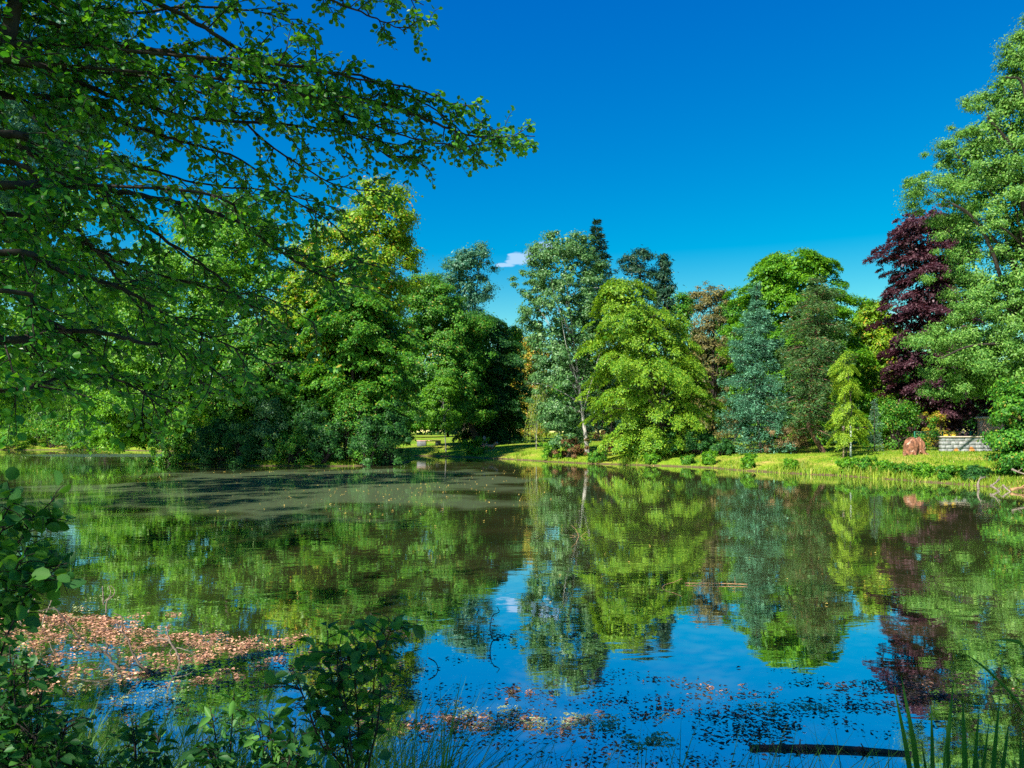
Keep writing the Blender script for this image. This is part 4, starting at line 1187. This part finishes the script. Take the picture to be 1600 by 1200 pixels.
for n, cx, cy, sx_, sy_, nb in ((500, 830, 1128, 60, 7, 12), (350, 1005, 1158, 26, 4, 6), (320, 720, 1112, 50, 8, 10), (260, 930, 1125, 40, 6, 8), (300, 200, 1090, 70, 12, 14), (260, 60, 960, 60, 8, 8), (260, 1250, 1106, 50, 5, 8)):
    px, py = blob(rg, n, cx, cy, sx_, sy_, nb, .25)
    litter(b2, rg, px, py, rg.random(len(px)) ** 2 * .04 + .006, .08)
tag(b2.build('floating_algae', M['algae']), 'pale green flecks of algae and duckweed on the near water', 'algae', kind='stuff')
tag(a.build('floating_weed', M['litterdark']), 'dark specks of weed and wet leaves floating near the camera shore', 'water weed', kind='stuff')
a = Acc()
px = rg.normal(size=420) * 150 + 560; py = 735 + np.abs(rg.normal(size=420)) * 32
litter(a, rg, px, py, rg.uniform(.03, .085, len(px)), .1)
px = rg.uniform(850, 1500, 16); py = rg.uniform(850, 960, 16)
litter(a, rg, px, py, rg.uniform(.03, .06, len(px)), .2)
tag(a.build('floating_yellow_leaves', M['litteryellow']), 'scattered yellow leaves floating on the murky water by the island', 'leaf litter', kind='stuff')

p0, p1 = on_water(1172, 1168, .006), on_water(1432, 1178, .006)
log_obj('floating_log', 'dark wet log floating near the bottom right beside the iris blades', p0, p1, .024, 'wet_wood', bend=.03, n=20,
        stubs=[[p0 * .7 + p1 * .3, p0 * .7 + p1 * .3 + np.array((.02, .03, .07))], [p0 * .3 + p1 * .7, p0 * .3 + p1 * .7 + np.array((-.03, .02, .06))]])
p0, p1 = on_water(1070, 911, .02), on_water(1168, 913, .02)
log_obj('floating_stick', 'straight orange-brown stick floating in the middle of the pond', p0, p1, .009, 'stick', cat='stick', bend=.01,
        stubs=[[p0 * .2 + p1 * .8, p0 * .2 + p1 * .8 + np.array((.0, 0, .12))], [p0 * .75 + p1 * .25, p0 * .75 + p1 * .25 + np.array((.05, 0, .06))]])
def twig_obj(name, label, lines, mat, cat='twig', group=None):
    """lines: (points (px, py, d or None = on the water), r0, r1)"""
    P0 = None; root = None
    for k_, (pts, ra, rb) in enumerate(lines):
        P = [W(*q_) if q_[2] else on_water(q_[0], q_[1], .01) for q_ in pts]
        if root is None: root = empty(name, P[0], label, cat, group)
        a_ = Acc(); n_pts = max(8, len(P) * 5)
        wv = spline(P, n_pts)
        wv[1:-1] += rg.normal(size=(n_pts - 2, 3)) * ra * .25
        tube(a_, wv, np.linspace(ra, rb, n_pts), 6)
        a_.build('stem' if k_ == 0 else 'side_branch', M[mat], root, smooth=True)
    return root
dA = D(1052)
twig_obj('dead_branch', 'large dark forked dead branch lying in the water among the orange leaves',
         [([(246, 1054, dA), (225, 1050, dA), (207, 1055, dA), (180, 1039, dA + .1), (165, 1022, dA + .2), (140, 1012, dA + .3), (125, 997, dA + .5), (105, 974, dA + .7), (85, 951, dA + .8), (62, 954, dA + .9), (40, 946, dA + 1)], .017, .005),
          ([(246, 1054, dA), (220, 1040, dA), (207, 1020, dA + .1), (200, 1000, dA + .2), (192, 987, dA + .3), (190, 965, dA + .4), (178, 958, dA + .5)], .013, .005),
          ([(210, 1056, dA), (190, 1068, dA - .2), (165, 1080, dA - .4), (140, 1092, dA - .6), (117, 1102, dA - .8)], .013, .004),
          ([(165, 1022, dA + .2), (168, 1008, dA + .3), (160, 1004, dA + .3)], .010, .004), ([(160, 1020, dA + .2), (150, 1005, dA + .3), (146, 998, dA + .4)], .008, .003),
          ([(207, 1056, dA), (205, 1066, dA - .2), (192, 1076, dA - .3)], .012, .004), ([(125, 997, dA + .5), (118, 1000, dA + .4), (105, 1001, dA + .4)], .008, .003),
          ([(225, 1050, dA), (214, 1040, dA - .1), (198, 1046, dA - .2)], .007, .002), ([(190, 1045, dA), (176, 1050, dA - .1), (160, 1049, dA - .2)], .007, .002), ([(207, 1055, dA), (200, 1075, dA - .3), (206, 1092, dA - .5)], .006, .002),
          ([(165, 1080, dA - .4), (160, 1068, dA - .4), (152, 1062, dA - .4)], .006, .002), ([(207, 1020, dA + .1), (216, 1010, dA + .1), (224, 1006, dA + .1)], .006, .002), ([(185, 1040, dA), (188, 1026, dA), (183, 1016, dA)], .006, .002),
          ([(150, 1016, dA + .2), (138, 1022, dA + .1), (128, 1020, dA)], .005, .002), ([(238, 1052, dA), (244, 1042, dA), (240, 1034, dA)], .006, .002), ([(180, 1072, dA - .3), (184, 1086, dA - .4), (178, 1096, dA - .5)], .005, .002)], 'bark', cat='branch')
dB = D(960)
twig_obj('dead_branch', 'pale forked twig standing upright in the leaf mat at the left', [
    ([(162, 945, dB), (161, 930, dB), (160, 916, dB)], .010, .006), ([(166, 958, dB), (167, 940, dB), (173, 927, dB), (170, 915, dB)], .010, .005),
    ([(168, 938, dB), (177, 930, dB), (179, 922, dB), (173, 915, dB)], .008, .004), ([(161, 940, dB), (168, 937, dB), (176, 933, dB)], .007, .004)], 'dead_wood', cat='branch')
dC = D(975)
twig_obj('dead_branch', 'thin curved pale twigs rising from the water at the far left', [
    ([(32, 980, dC), (34, 968, dC), (47, 952, dC), (57, 927, dC)], .011, .005), ([(66, 975, dC), (70, 962, dC), (78, 944, dC), (86, 925, dC), (95, 915, dC)], .009, .004),
    ([(47, 952, dC), (36, 946, dC), (26, 955, dC)], .007, .003)], 'dead_wood', cat='branch')
dE = D(1035)
twig_obj('dead_branch', 'crooked grey twig with a hooked tip right of the forked dead branch', [
    ([(282, 1036, dE), (277, 1022, dE), (272, 1012, dE), (262, 992, dE), (262, 978, dE), (268, 976, dE)], .014, .005), ([(272, 1012, dE), (262, 1000, dE), (248, 998, dE), (235, 1004, dE), (224, 1004, dE)], .010, .004),
    ([(276, 1012, dE), (292, 1016, dE), (310, 1026, dE)], .006, .003), ([(268, 1025, dE), (266, 1018, dE), (272, 1010, dE)], .008, .004)], 'dead_wood', cat='branch')
dF = D(1000)
twig_obj('thin_twig', 'thin black bent twig standing in the blue reflection at the centre', [
    ([(780, 999, dF), (770, 998, dF), (766, 984, dF), (769, 963, dF), (780, 956, dF), (776, 948, dF)], .008, .004)], 'wet_wood')
dG = D(838)
twig_obj('thin_twig', 'sprig of thin twigs poking out of the water below the lime tree', [
    ([(905, 840, dG), (900, 828, dG), (892, 820, dG)], .006, .002), ([(905, 840, dG), (911, 835, dG), (917, 830, dG)], .005, .002), ([(903, 840, dG), (897, 837, dG), (890, 836, dG)], .005, .002)], 'stick')
dH = D(918)
twig_obj('thin_twig', 'thin arched twig rising from the water left of the floating stick', [
    ([(1035, 918, dH), (1040, 913, dH), (1052, 910, dH), (1066, 904, dH)], .007, .004)], 'stick')
dI = D(1045)
twig_obj('thin_twig', 'short curved dark twig on the water right of the sapling', [
    ([(669, 1028, dI), (680, 1034, dI), (685, 1045, dI)], .008, .004)], 'wet_wood')

# ------------------------------------------------------------------ trees of the near shore
SHX, SHY = -SUN.x / SUN.z, -SUN.y / SUN.z
def lit_gap(cen, r):
    """the gap in the crowns through which the sun reaches the leaf mat"""
    sx_ = cen[:, 0] + cen[:, 2] * SHX; sy_ = cen[:, 1] + cen[:, 2] * SHY
    return ((sx_ + 4.1) / (2.5 + r)) ** 2 + ((sy_ - 9.0) / (1.15 + r * .8)) ** 2 > 1

def round_leaves(acc, rg, pth, spacing, L, shape=ROUND, down=.25, upn=.8, start=0.1, asp=.85):
    seg = np.linalg.norm(np.diff(pth, axis=0), axis=1)
    tot = seg.sum()
    N = max(2, int(tot * (1 - start) / spacing))
    t = start + (1 - start) * (np.arange(N) + rg.random(N) * .6) / N
    cum = np.concatenate(([0], np.cumsum(seg))) / tot
    c = np.stack([np.interp(t, cum, pth[:, k_]) for k_ in range(3)], -1)
    td = unit(pth[-1] - pth[0])
    lat = unit(np.cross(td, np.array((0.1, 0.05, 1.0))))
    sg = np.where(np.arange(N) % 2 == 0, 1, -1)[:, None]
    u = td * .55 + lat * sg * rg.uniform(.3, 1.1, (N, 1)) + rg.normal(size=(N, 3)) * .35 + np.array((0, 0, -down))
    n = np.array((0, 0, upn)) + rg.normal(size=(N, 3)) * .55
    u = unit(u)
    LL = L * rg.uniform(.6, 1.15, N)
    leaves(acc, c + u * .012, u, n, LL, LL * asp, shape)

def limb_with_leaves(root, rg, P, r0, r1, twig_every=.092, tl=(.2, .66), L=.051, spacing=.024, flat=.55, bare=0.0):
    """one limb (a part) with its twigs, and the leaves as its sub-part"""
    pth = spline(P, max(12, len(P) * 6))
    w = Acc(); lf = Acc()
    n = len(pth)
    pth[1:-1] += rg.normal(size=(n - 2, 3)) * .004
    tube(w, pth, np.linspace(r0, r1, n), 8)
    seg = np.linalg.norm(np.diff(pth, axis=0), axis=1); cum = np.concatenate(([0], np.cumsum(seg)))
    tot = cum[-1]
    for s_ in np.arange(bare * tot, tot, twig_every):
        s_ = min(tot, s_ + rg.normal() * .04)
        t = np.clip(s_ / tot, 0, 1)
        p = np.array([np.interp(s_, cum, pth[:, k_]) for k_ in range(3)])
        k_ = min(n - 2, int(t * (n - 1)))
        T = unit(pth[k_ + 1] - pth[k_])
        q = unit(np.cross(T, rg.normal(size=3))); q = unit(q * np.array((1, 1, flat)))
        dr = unit(T * .8 + q * .8 + np.array((0, 0, -.10)))
        ln = rg.uniform(*tl) * (1.1 - .5 * t)
        e = p + dr * ln + np.array((0, 0, -.12 * ln))
        m = (p + e) / 2 + np.array((0, 0, .06 * ln)) + rg.normal(size=3) * .03
        tw = spline([p, m, e], 8)
        tube(w, tw, np.linspace(.0065, .002, 8), 4)
        round_leaves(lf, rg, tw, spacing, L)
        for z_ in range(int(rg.integers(1, 4))):
            b = tw[int(rg.integers(2, 7))]
            d2 = unit(dr * .7 + unit(np.cross(dr, rg.normal(size=3))) * np.array((.8, .8, .5)) + np.array((0, 0, -.1)))
            l2 = ln * rg.uniform(.3, .6)
            t2 = spline([b, b + d2 * l2 * .5 + np.array((0, 0, .02)), b + d2 * l2 + np.array((0, 0, -.08 * l2))], 6)
            tube(w, t2, np.linspace(.004, .0015, 6), 3)
            round_leaves(lf, rg, t2, spacing, L)
    o_ = w.build('branch', M['bark_dark'], root, smooth=True)
    if lf.n: lf.build('leaves', M['alder'], o_)
    return o_

TX, TY = -6.6, 4.2
root = empty('alder_tree', (TX, TY, gz(TX, TY)), 'near alder on the left shore whose round-leaved branches overhang the whole upper left', 'tree')
rg = np.random.default_rng(101)
a = Acc()
tube(a, spline([(TX, TY, gz(TX, TY) - .4), (TX + .05, TY, 1.2), (TX + .3, TY + .1, 5), (TX + .2, TY, 9), (TX - .3, TY - .6, 13.5)], 24), np.linspace(.30, .05, 24), 12)
a.build('trunk', M['bark_dark'], root, smooth=True)
LIMBS = [
    ([(398, 130), (470, 150), (560, 185), (640, 215), (720, 228), (778, 222)], 5.6, 7.0, .013),
    ([(430, 100), (500, 110), (580, 128), (650, 140), (720, 170), (770, 200)], 5.6, 7.0, .013),
    ([(300, 300), (380, 350), (450, 400), (520, 420), (572, 405)], 5.3, 6.6, .013),
    ([(480, 150), (540, 190), (600, 240), (640, 262)], 5.9, 6.9, .011),  # pixels of the photo, depth at the left edge, depth at the tip, radius
    ([(11, 72), (70, 69), (183, 70), (301, 91), (398, 115), (484, 140), (591, 161), (680, 192), (738, 212), (790, 214), (836, 213)], 5.0, 7.2, .034),
    ([(0, 92), (102, 121), (167, 148), (226, 164), (301, 185), (430, 193), (520, 205), (600, 225), (668, 262)], 4.8, 6.8, .028),
    ([(0, 210), (32, 228), (80, 260), (145, 293), (199, 333), (252, 371), (301, 403), (344, 435), (380, 470), (440, 520)], 4.7, 6.2, .030),
    ([(0, 289), (70, 288), (145, 294), (215, 304), (301, 322), (376, 349), (430, 388), (500, 430), (555, 448)], 4.6, 6.3, .032),
    ([(60, 150), (118, 172), (177, 188), (242, 207), (301, 226), (376, 250), (457, 312), (520, 350), (556, 398)], 5.2, 6.8, .022),
    ([(0, 395), (74, 415), (118, 428), (175, 444), (219, 466), (249, 485), (306, 516), (367, 544), (430, 572)], 4.5, 5.8, .024),
    ([(0, 531), (35, 529), (87, 518), (166, 520), (219, 536), (271, 540), (306, 557), (360, 600)], 4.4, 5.4, .028),
    ([(0, 455), (52, 487), (110, 520), (160, 570), (230, 610)], 4.3, 5.2, .018),
    ([(120, -70), (180, -20), (269, 16), (344, 59), (398, 86), (480, 110), (560, 118), (640, 150), (700, 186), (752, 240)], 5.0, 6.9, .024),
    ([(180, -160), (300, -80), (430, -40), (530, 5), (590, 30), (636, 50)], 5.2, 6.6, .020),
    ([(300, -160), (420, -90), (520, -50), (600, -20), (662, 8)], 5.2, 6.8, .018),
    ([(0, -10), (100, 5), (200, 20), (320, 10), (430, 25), (505, 70)], 4.9, 6.4, .020),
    ([(0, 610), (60, 600), (130, 585), (200, 600), (265, 645)], 4.3, 5.0, .016),
    ([(0, 335), (60, 348), (140, 385), (220, 420), (330, 450), (430, 470), (490, 505)], 4.9, 6.4, .020),
    ([(60, 30), (140, 90), (230, 130), (330, 150), (440, 240), (530, 290), (610, 300)], 5.4, 7.0, .022),
    ([(0, 150), (60, 190), (120, 230), (230, 265), (330, 290), (430, 300), (540, 330)], 5.1, 6.8, .020),
    ([(0, 250), (90, 330), (150, 390), (210, 470), (290, 560), (330, 620)], 4.8, 5.8, .020),
]
for pts, da, db, r_ in LIMBS:
    n = len(pts)
    P = [W(q_[0], q_[1], da + (db - da) * (k_ / (n - 1)) ** .8 + .12 * math.sin(k_ * 1.7 + da)) for k_, q_ in enumerate(pts)]
    z0 = min(max(P[0][2] - .35, 1.4), 8.5)
    st = np.array((TX + .28, TY + .1, z0))
    mid = (st + P[0]) / 2 + np.array((0, 0, .08))
    limb_with_leaves(root, rg, [st, mid] + P, r_ * 1.05, .004, bare=.22)
# steep limb in the top left corner
P = [np.array((TX + .3, TY, 2.6)), W(-260, 330, 4.6), W(-60, 150, 4.8), W(5, 70, 4.9), W(26, -10, 5.0), W(60, -140, 5.2), W(90, -320, 5.4)]
limb_with_leaves(root, rg, P, .075, .03, bare=.55, twig_every=.2)
cen = np.stack((rg.uniform(-12, -.5, 300), rg.uniform(-6, 6.2, 300), rg.uniform(7.6, 14.5, 300)), -1)
cen = cen[((cen[:, 0] + 6.0) / 6) ** 2 + ((cen[:, 1] - .4) / 6.2) ** 2 + ((cen[:, 2] - 9.5) / 5.2) ** 2 < 1]
cen = cen[lit_gap(cen, .9)]
a = Acc()
crown_puffs(a, rg, cen, unit(cen - np.array((-7, 1, 9))), .8, 110, .13, .8, .6)
a.build('crown', M['alder'], root)
a = trunk_and_limbs(rg, (TX, TY, 5), 6, (TX, TY, 12), .12, cen, 24)
a.build('limb', M['bark_dark'], root, smooth=True)

def shade_tree(label, x, y, zlo, zhi, rad, n, seed, mat='midgreen'):
    rg_ = np.random.default_rng(seed)
    e_ = empty('alder_tree', (x, y, gz(x, y)), label, 'tree')
    v = unit(rg_.normal(size=(n, 3))) * rg_.random((n, 1)) ** .4
    c = np.array((x, y, (zlo + zhi) / 2)) + v * np.array((rad, rad, (zhi - zlo) / 2))
    c = c[lit_gap(c, 1.1)]
    a_ = Acc()
    crown_puffs(a_, rg_, c, unit(v[:len(c)]), 1.2, 130, .2, .7, .6)
    tk = trunk_and_limbs(rg_, (x, y, gz(x, y)), zlo, (x, y, zhi - 1), .3, c, 22)
    tk.build('trunk', M['bark_dark'], e_, smooth=True)
    a_.build('crown', M[mat], e_)
shade_tree('dense alder on the left shore just outside the left edge of the picture', -16.5, 9, 4, 19, 5.0, 150, 1)
shade_tree('tall alder on the left shore further along from the near alder', -22.5, 17, 4, 20, 5.2, 150, 2)
shade_tree('alder on the near bank whose high crown shades the near shore', -6, -6, 6.5, 19, 5.0, 130, 3)

# ------------------------------------------------------------------ near plants
def plant(name, label, px, d, stems, L, mat='sapling', cat='plant', spacing=.05, r=.006, shape=OVAL, asp=.62, twigs=3, tlen=(.10, .24), bare=.35, group=None, down=.15, upn=.7, seed=0):
    rg_ = np.random.default_rng(abs(seed + int(px * 3 + d * 100)))
    x = X(px, d)
    e_ = empty(name, (x, d, gz(x, d)), label, cat, group)
    more = []
    for pts in stems:                                      # each shoot with a thinner neighbour
        jx, jy = rg_.normal() * 28, abs(rg_.normal()) * 45
        more.append([(q_[0] + jx * (k_ + 1) / len(pts), q_[1] + jy * k_ / len(pts)) for k_, q_ in enumerate(pts)])
    for pts in stems + more:
        w = Acc(); lf = Acc()
        P = [np.array((x + rg_.normal() * .03, d + rg_.normal() * .04, gz(x, d) - .05))] + [W(q_[0], q_[1], d + rg_.normal() * .06 + (q_[2] if len(q_) > 2 else 0)) for q_ in pts]
        pth = spline(P, 18)
        tube(w, pth, np.linspace(r, r * .3, 18), 6)
        i0 = int(bare * 17)
        round_leaves(lf, rg_, pth[i0:], spacing * 1.2, L, shape, down, upn, 0.0, asp)
        for k_ in range(i0, 17):
            for z_ in range(twigs if rg_.random() < .75 else 1):
                dr = unit(rg_.normal(size=3) * np.array((1, .8, .5)) + np.array((0, 0, .45)))
                ln = rg_.uniform(*tlen) * (1.15 - .6 * k_ / 17)
                tw = spline([pth[k_], pth[k_] + dr * ln * .5, pth[k_] + dr * ln + np.array((0, 0, -.02))], 5)
                tube(w, tw, np.linspace(r * .35, .0012, 5), 4)
                round_leaves(lf, rg_, tw, spacing, L, shape, down, upn, .3, asp)
        s_ = w.build('stem', M['bark_dark'], e_, smooth=True)
        lf.build('leaves', M[mat], s_)
    return e_
plant('alder_shoot', 'dark leafy shoots reaching in from the left edge above the orange leaf mat', -130, 2.7,
      [[(-80, 1200), (-30, 950), (40, 830), (92, 772)], [(-90, 1200), (-20, 980), (50, 900), (105, 880)], [(-60, 1250), (-20, 1000), (20, 900), (45, 850)], [(-70, 1200), (-30, 900), (10, 800), (30, 770)]],
      .056, mat='sapling', shape=ROUND, asp=.85, bare=.5, spacing=.045, twigs=3, tlen=(.06, .18))
plant('alder_sapling', 'leafy young alder rising from the bottom edge left of the centre', 560, 2.9,
      [[(570, 1250), (590, 1130), (600, 1020), (618, 965)], [(550, 1250), (530, 1130), (515, 1040), (512, 985)], [(545, 1250), (500, 1160), (475, 1090), (455, 1060)],
       [(560, 1260), (560, 1140), (555, 1060), (560, 1010)]],
      .066, bare=.42, spacing=.052, twigs=2, tlen=(.09, .24), asp=.72)
plant('leafy_weed', 'single upright leafy stem between the dark bushes at the bottom left', 355, 2.9,
      [[(358, 1240), (362, 1140), (366, 1078)], [(350, 1260), (330, 1190), (318, 1160)]], .065, bare=.5, twigs=1, tlen=(.05, .1), asp=.5, spacing=.06, r=.005)
plant('leafy_weed', 'low drooping leafy plant at the bottom edge right of the corner bush', 215, 2.9,
      [[(215, 1260), (212, 1170), (206, 1122)], [(225, 1270), (240, 1190), (250, 1150)]], .062, bare=.5, twigs=2, tlen=(.05, .12), asp=.5, spacing=.06, r=.005)
plant('leafy_bush', 'dark leafy bush filling the bottom left corner', 40, 2.6,
      [[(30, 1300), (20, 1130), (15, 1010)], [(60, 1300), (80, 1230), (95, 1160)], [(10, 1300), (5, 1200), (0, 1090)], [(80, 1320), (150, 1250), (165, 1200)], [(40, 1310), (30, 1220), (60, 1150)], [(45, 1300), (60, 1120), (75, 1030)], [(40, 1300), (90, 1180), (105, 1120)], [(20, 1300), (0, 1100), (-10, 980)], [(50, 1310), (50, 1200), (45, 1130)], [(50, 1310), (110, 1230), (130, 1190)]],
      .05, bare=.4, twigs=3, tlen=(.08, .2), spacing=.04, asp=.65, cat='bush')
plant('leafy_weed', 'broad-leaved weed at the bottom edge under the young alder', 430, 3.0,
      [[(430, 1260), (425, 1170), (420, 1110)], [(440, 1260), (455, 1180), (462, 1130)]], .065, bare=.5, twigs=2, tlen=(.06, .14), asp=.6, spacing=.06, r=.005)

# near grass
rg = np.random.default_rng(55)
def long_blades(acc, rg, x, y, h, w, lean, seg=7, th=None):
    N = len(x)
    th = rg.random(N) * 2 * math.pi if th is None else th
    dr = np.stack((np.cos(th), np.sin(th), np.zeros(N)), -1)
    sd = np.stack((-np.sin(th + .6), np.cos(th + .6), np.zeros(N)), -1)
    b = np.stack((x, y, ground(x, y) - .04), -1)
    rows_ = []
    for t in np.linspace(0, 1, seg):
        c = b + np.array((0, 0, 1.0)) * (h * (t - .35 * lean * t ** 2.5))[:, None] + dr * (h * lean * t ** 2.2)[:, None]
        ww = (w * (1 - t ** 2.5) * .5 + .0004)[:, None]
        rows_ += [c - sd * ww, c + sd * ww]
    v = np.stack(rows_, 1)
    b0 = acc.n
    acc.v.append(v.reshape(-1, 3).astype(np.float32)); acc.n += N * 2 * seg
    k_ = np.arange(N)[:, None] * 2 * seg + b0
    for s_ in range(seg - 1):
        acc.f.append(k_ + np.array([[2 * s_, 2 * s_ + 1, 2 * s_ + 3, 2 * s_ + 2]]))
a = Acc()
for n, p0_, p1_, d0_, d1_, h0, h1 in ((3600, -60, 700, 3.1, 3.95, .75, 1.30), (800, 640, 1420, 3.3, 4.05, .5, 1.0), (420, 1380, 1680, 3.2, 4.1, .5, .95), (300, 380, 520, 3.0, 3.6, .8, 1.15), (300, 0, 180, 2.8, 3.6, .7, 1.15)):
    d = rg.uniform(d0_, d1_, n); px = rg.uniform(p0_, p1_, n)
    x = (px - 800) / F * d
    long_blades(a, rg, x, d, rg.uniform(h0, h1, n), rg.uniform(.004, .010, n), rg.uniform(.1, .9, n))
tag(a.build('near_grass', M['shadegrass']), 'thin dark grass along the bottom edge on the near shore', 'grass', kind='stuff')
# iris blades bottom right
ix, iy = X(1500, 3.9), 3.9
o = empty('iris_plant', (ix, iy, gz(ix, iy)), 'clump of broad sword-shaped iris leaves at the bottom right', 'plant')
for tip, basepx, w_, dd in (((1397, 1072), 1440, .016, 0), ((1408, 1055), 1450, .018, .05), ((1455, 1100), 1458, .016, 0), ((1490, 1062), 1466, .018, .02), ((1504, 1090), 1510, .020, .03), ((1530, 1105), 1512, .016, .06),
                            ((1545, 1130), 1520, .015, .0), ((1562, 1088), 1540, .018, .04), ((1577, 1125), 1550, .018, .07), ((1594, 1130), 1596, .017, .02), ((1440, 1160), 1462, .014, .05), ((1612, 1095), 1580, .018, .04),
                            ((1478, 1130), 1490, .014, .03), ((1525, 1150), 1530, .014, .08)):
    d_ = iy + dd
    b_ = np.array((X(basepx, d_) , d_, gz(X(basepx, d_), d_) - .05)); t_ = W(*tip, d_ - .05)
    m_ = b_ * .45 + t_ * .55 + np.array(((b_[0] - t_[0]) * .12, 0, .04))
    p = spline([b_, m_, t_], 12)
    hh = np.linspace(0, 1, 12)
    ww = w_ * 2.3 * (1 - hh ** 3) * .5 + .0008
    a = Acc()
    v = np.stack((p - np.stack((ww, ww * .3, ww * 0), -1), p + np.array((0, -.004, 0)), p + np.stack((ww, ww * .3, ww * 0), -1)), 1).reshape(-1, 3)
    k_ = np.arange(11)[:, None] * 3
    a.add(v, np.concatenate((k_ + np.array([[0, 1, 4, 3]]), k_ + np.array([[1, 2, 5, 4]]))))
    a.build('blade', M['iris'], o)
for pts in ([(1660, 1180), (1648, 1080), (1600, 1012), (1585, 1002), (1556, 999)], [(1640, 1220), (1600, 1112), (1548, 1052), (1504, 1018)]):
    d_ = 3.6
    p = spline([W(*q_, d_) for q_ in pts], 14); hh = np.linspace(0, 1, 14); ww = .026 * (1 - hh ** 3) * .5 + .0008
    p[0] = (p[0][0], d_, gz(p[0][0], d_) - .05)
    v = np.stack((p + np.stack((ww * .2, ww * 0, -ww), -1), p + np.array((0, -.004, 0)), p + np.stack((-ww * .2, ww * 0, ww), -1)), 1).reshape(-1, 3)
    k_ = np.arange(13)[:, None] * 3
    a = Acc(); a.add(v, np.concatenate((k_ + np.array([[0, 1, 4, 3]]), k_ + np.array([[1, 2, 5, 4]]))))
    a.build('blade', M['iris'], o)
for ob in bpy.data.objects:
    if '_w' in ob: del ob['_w']
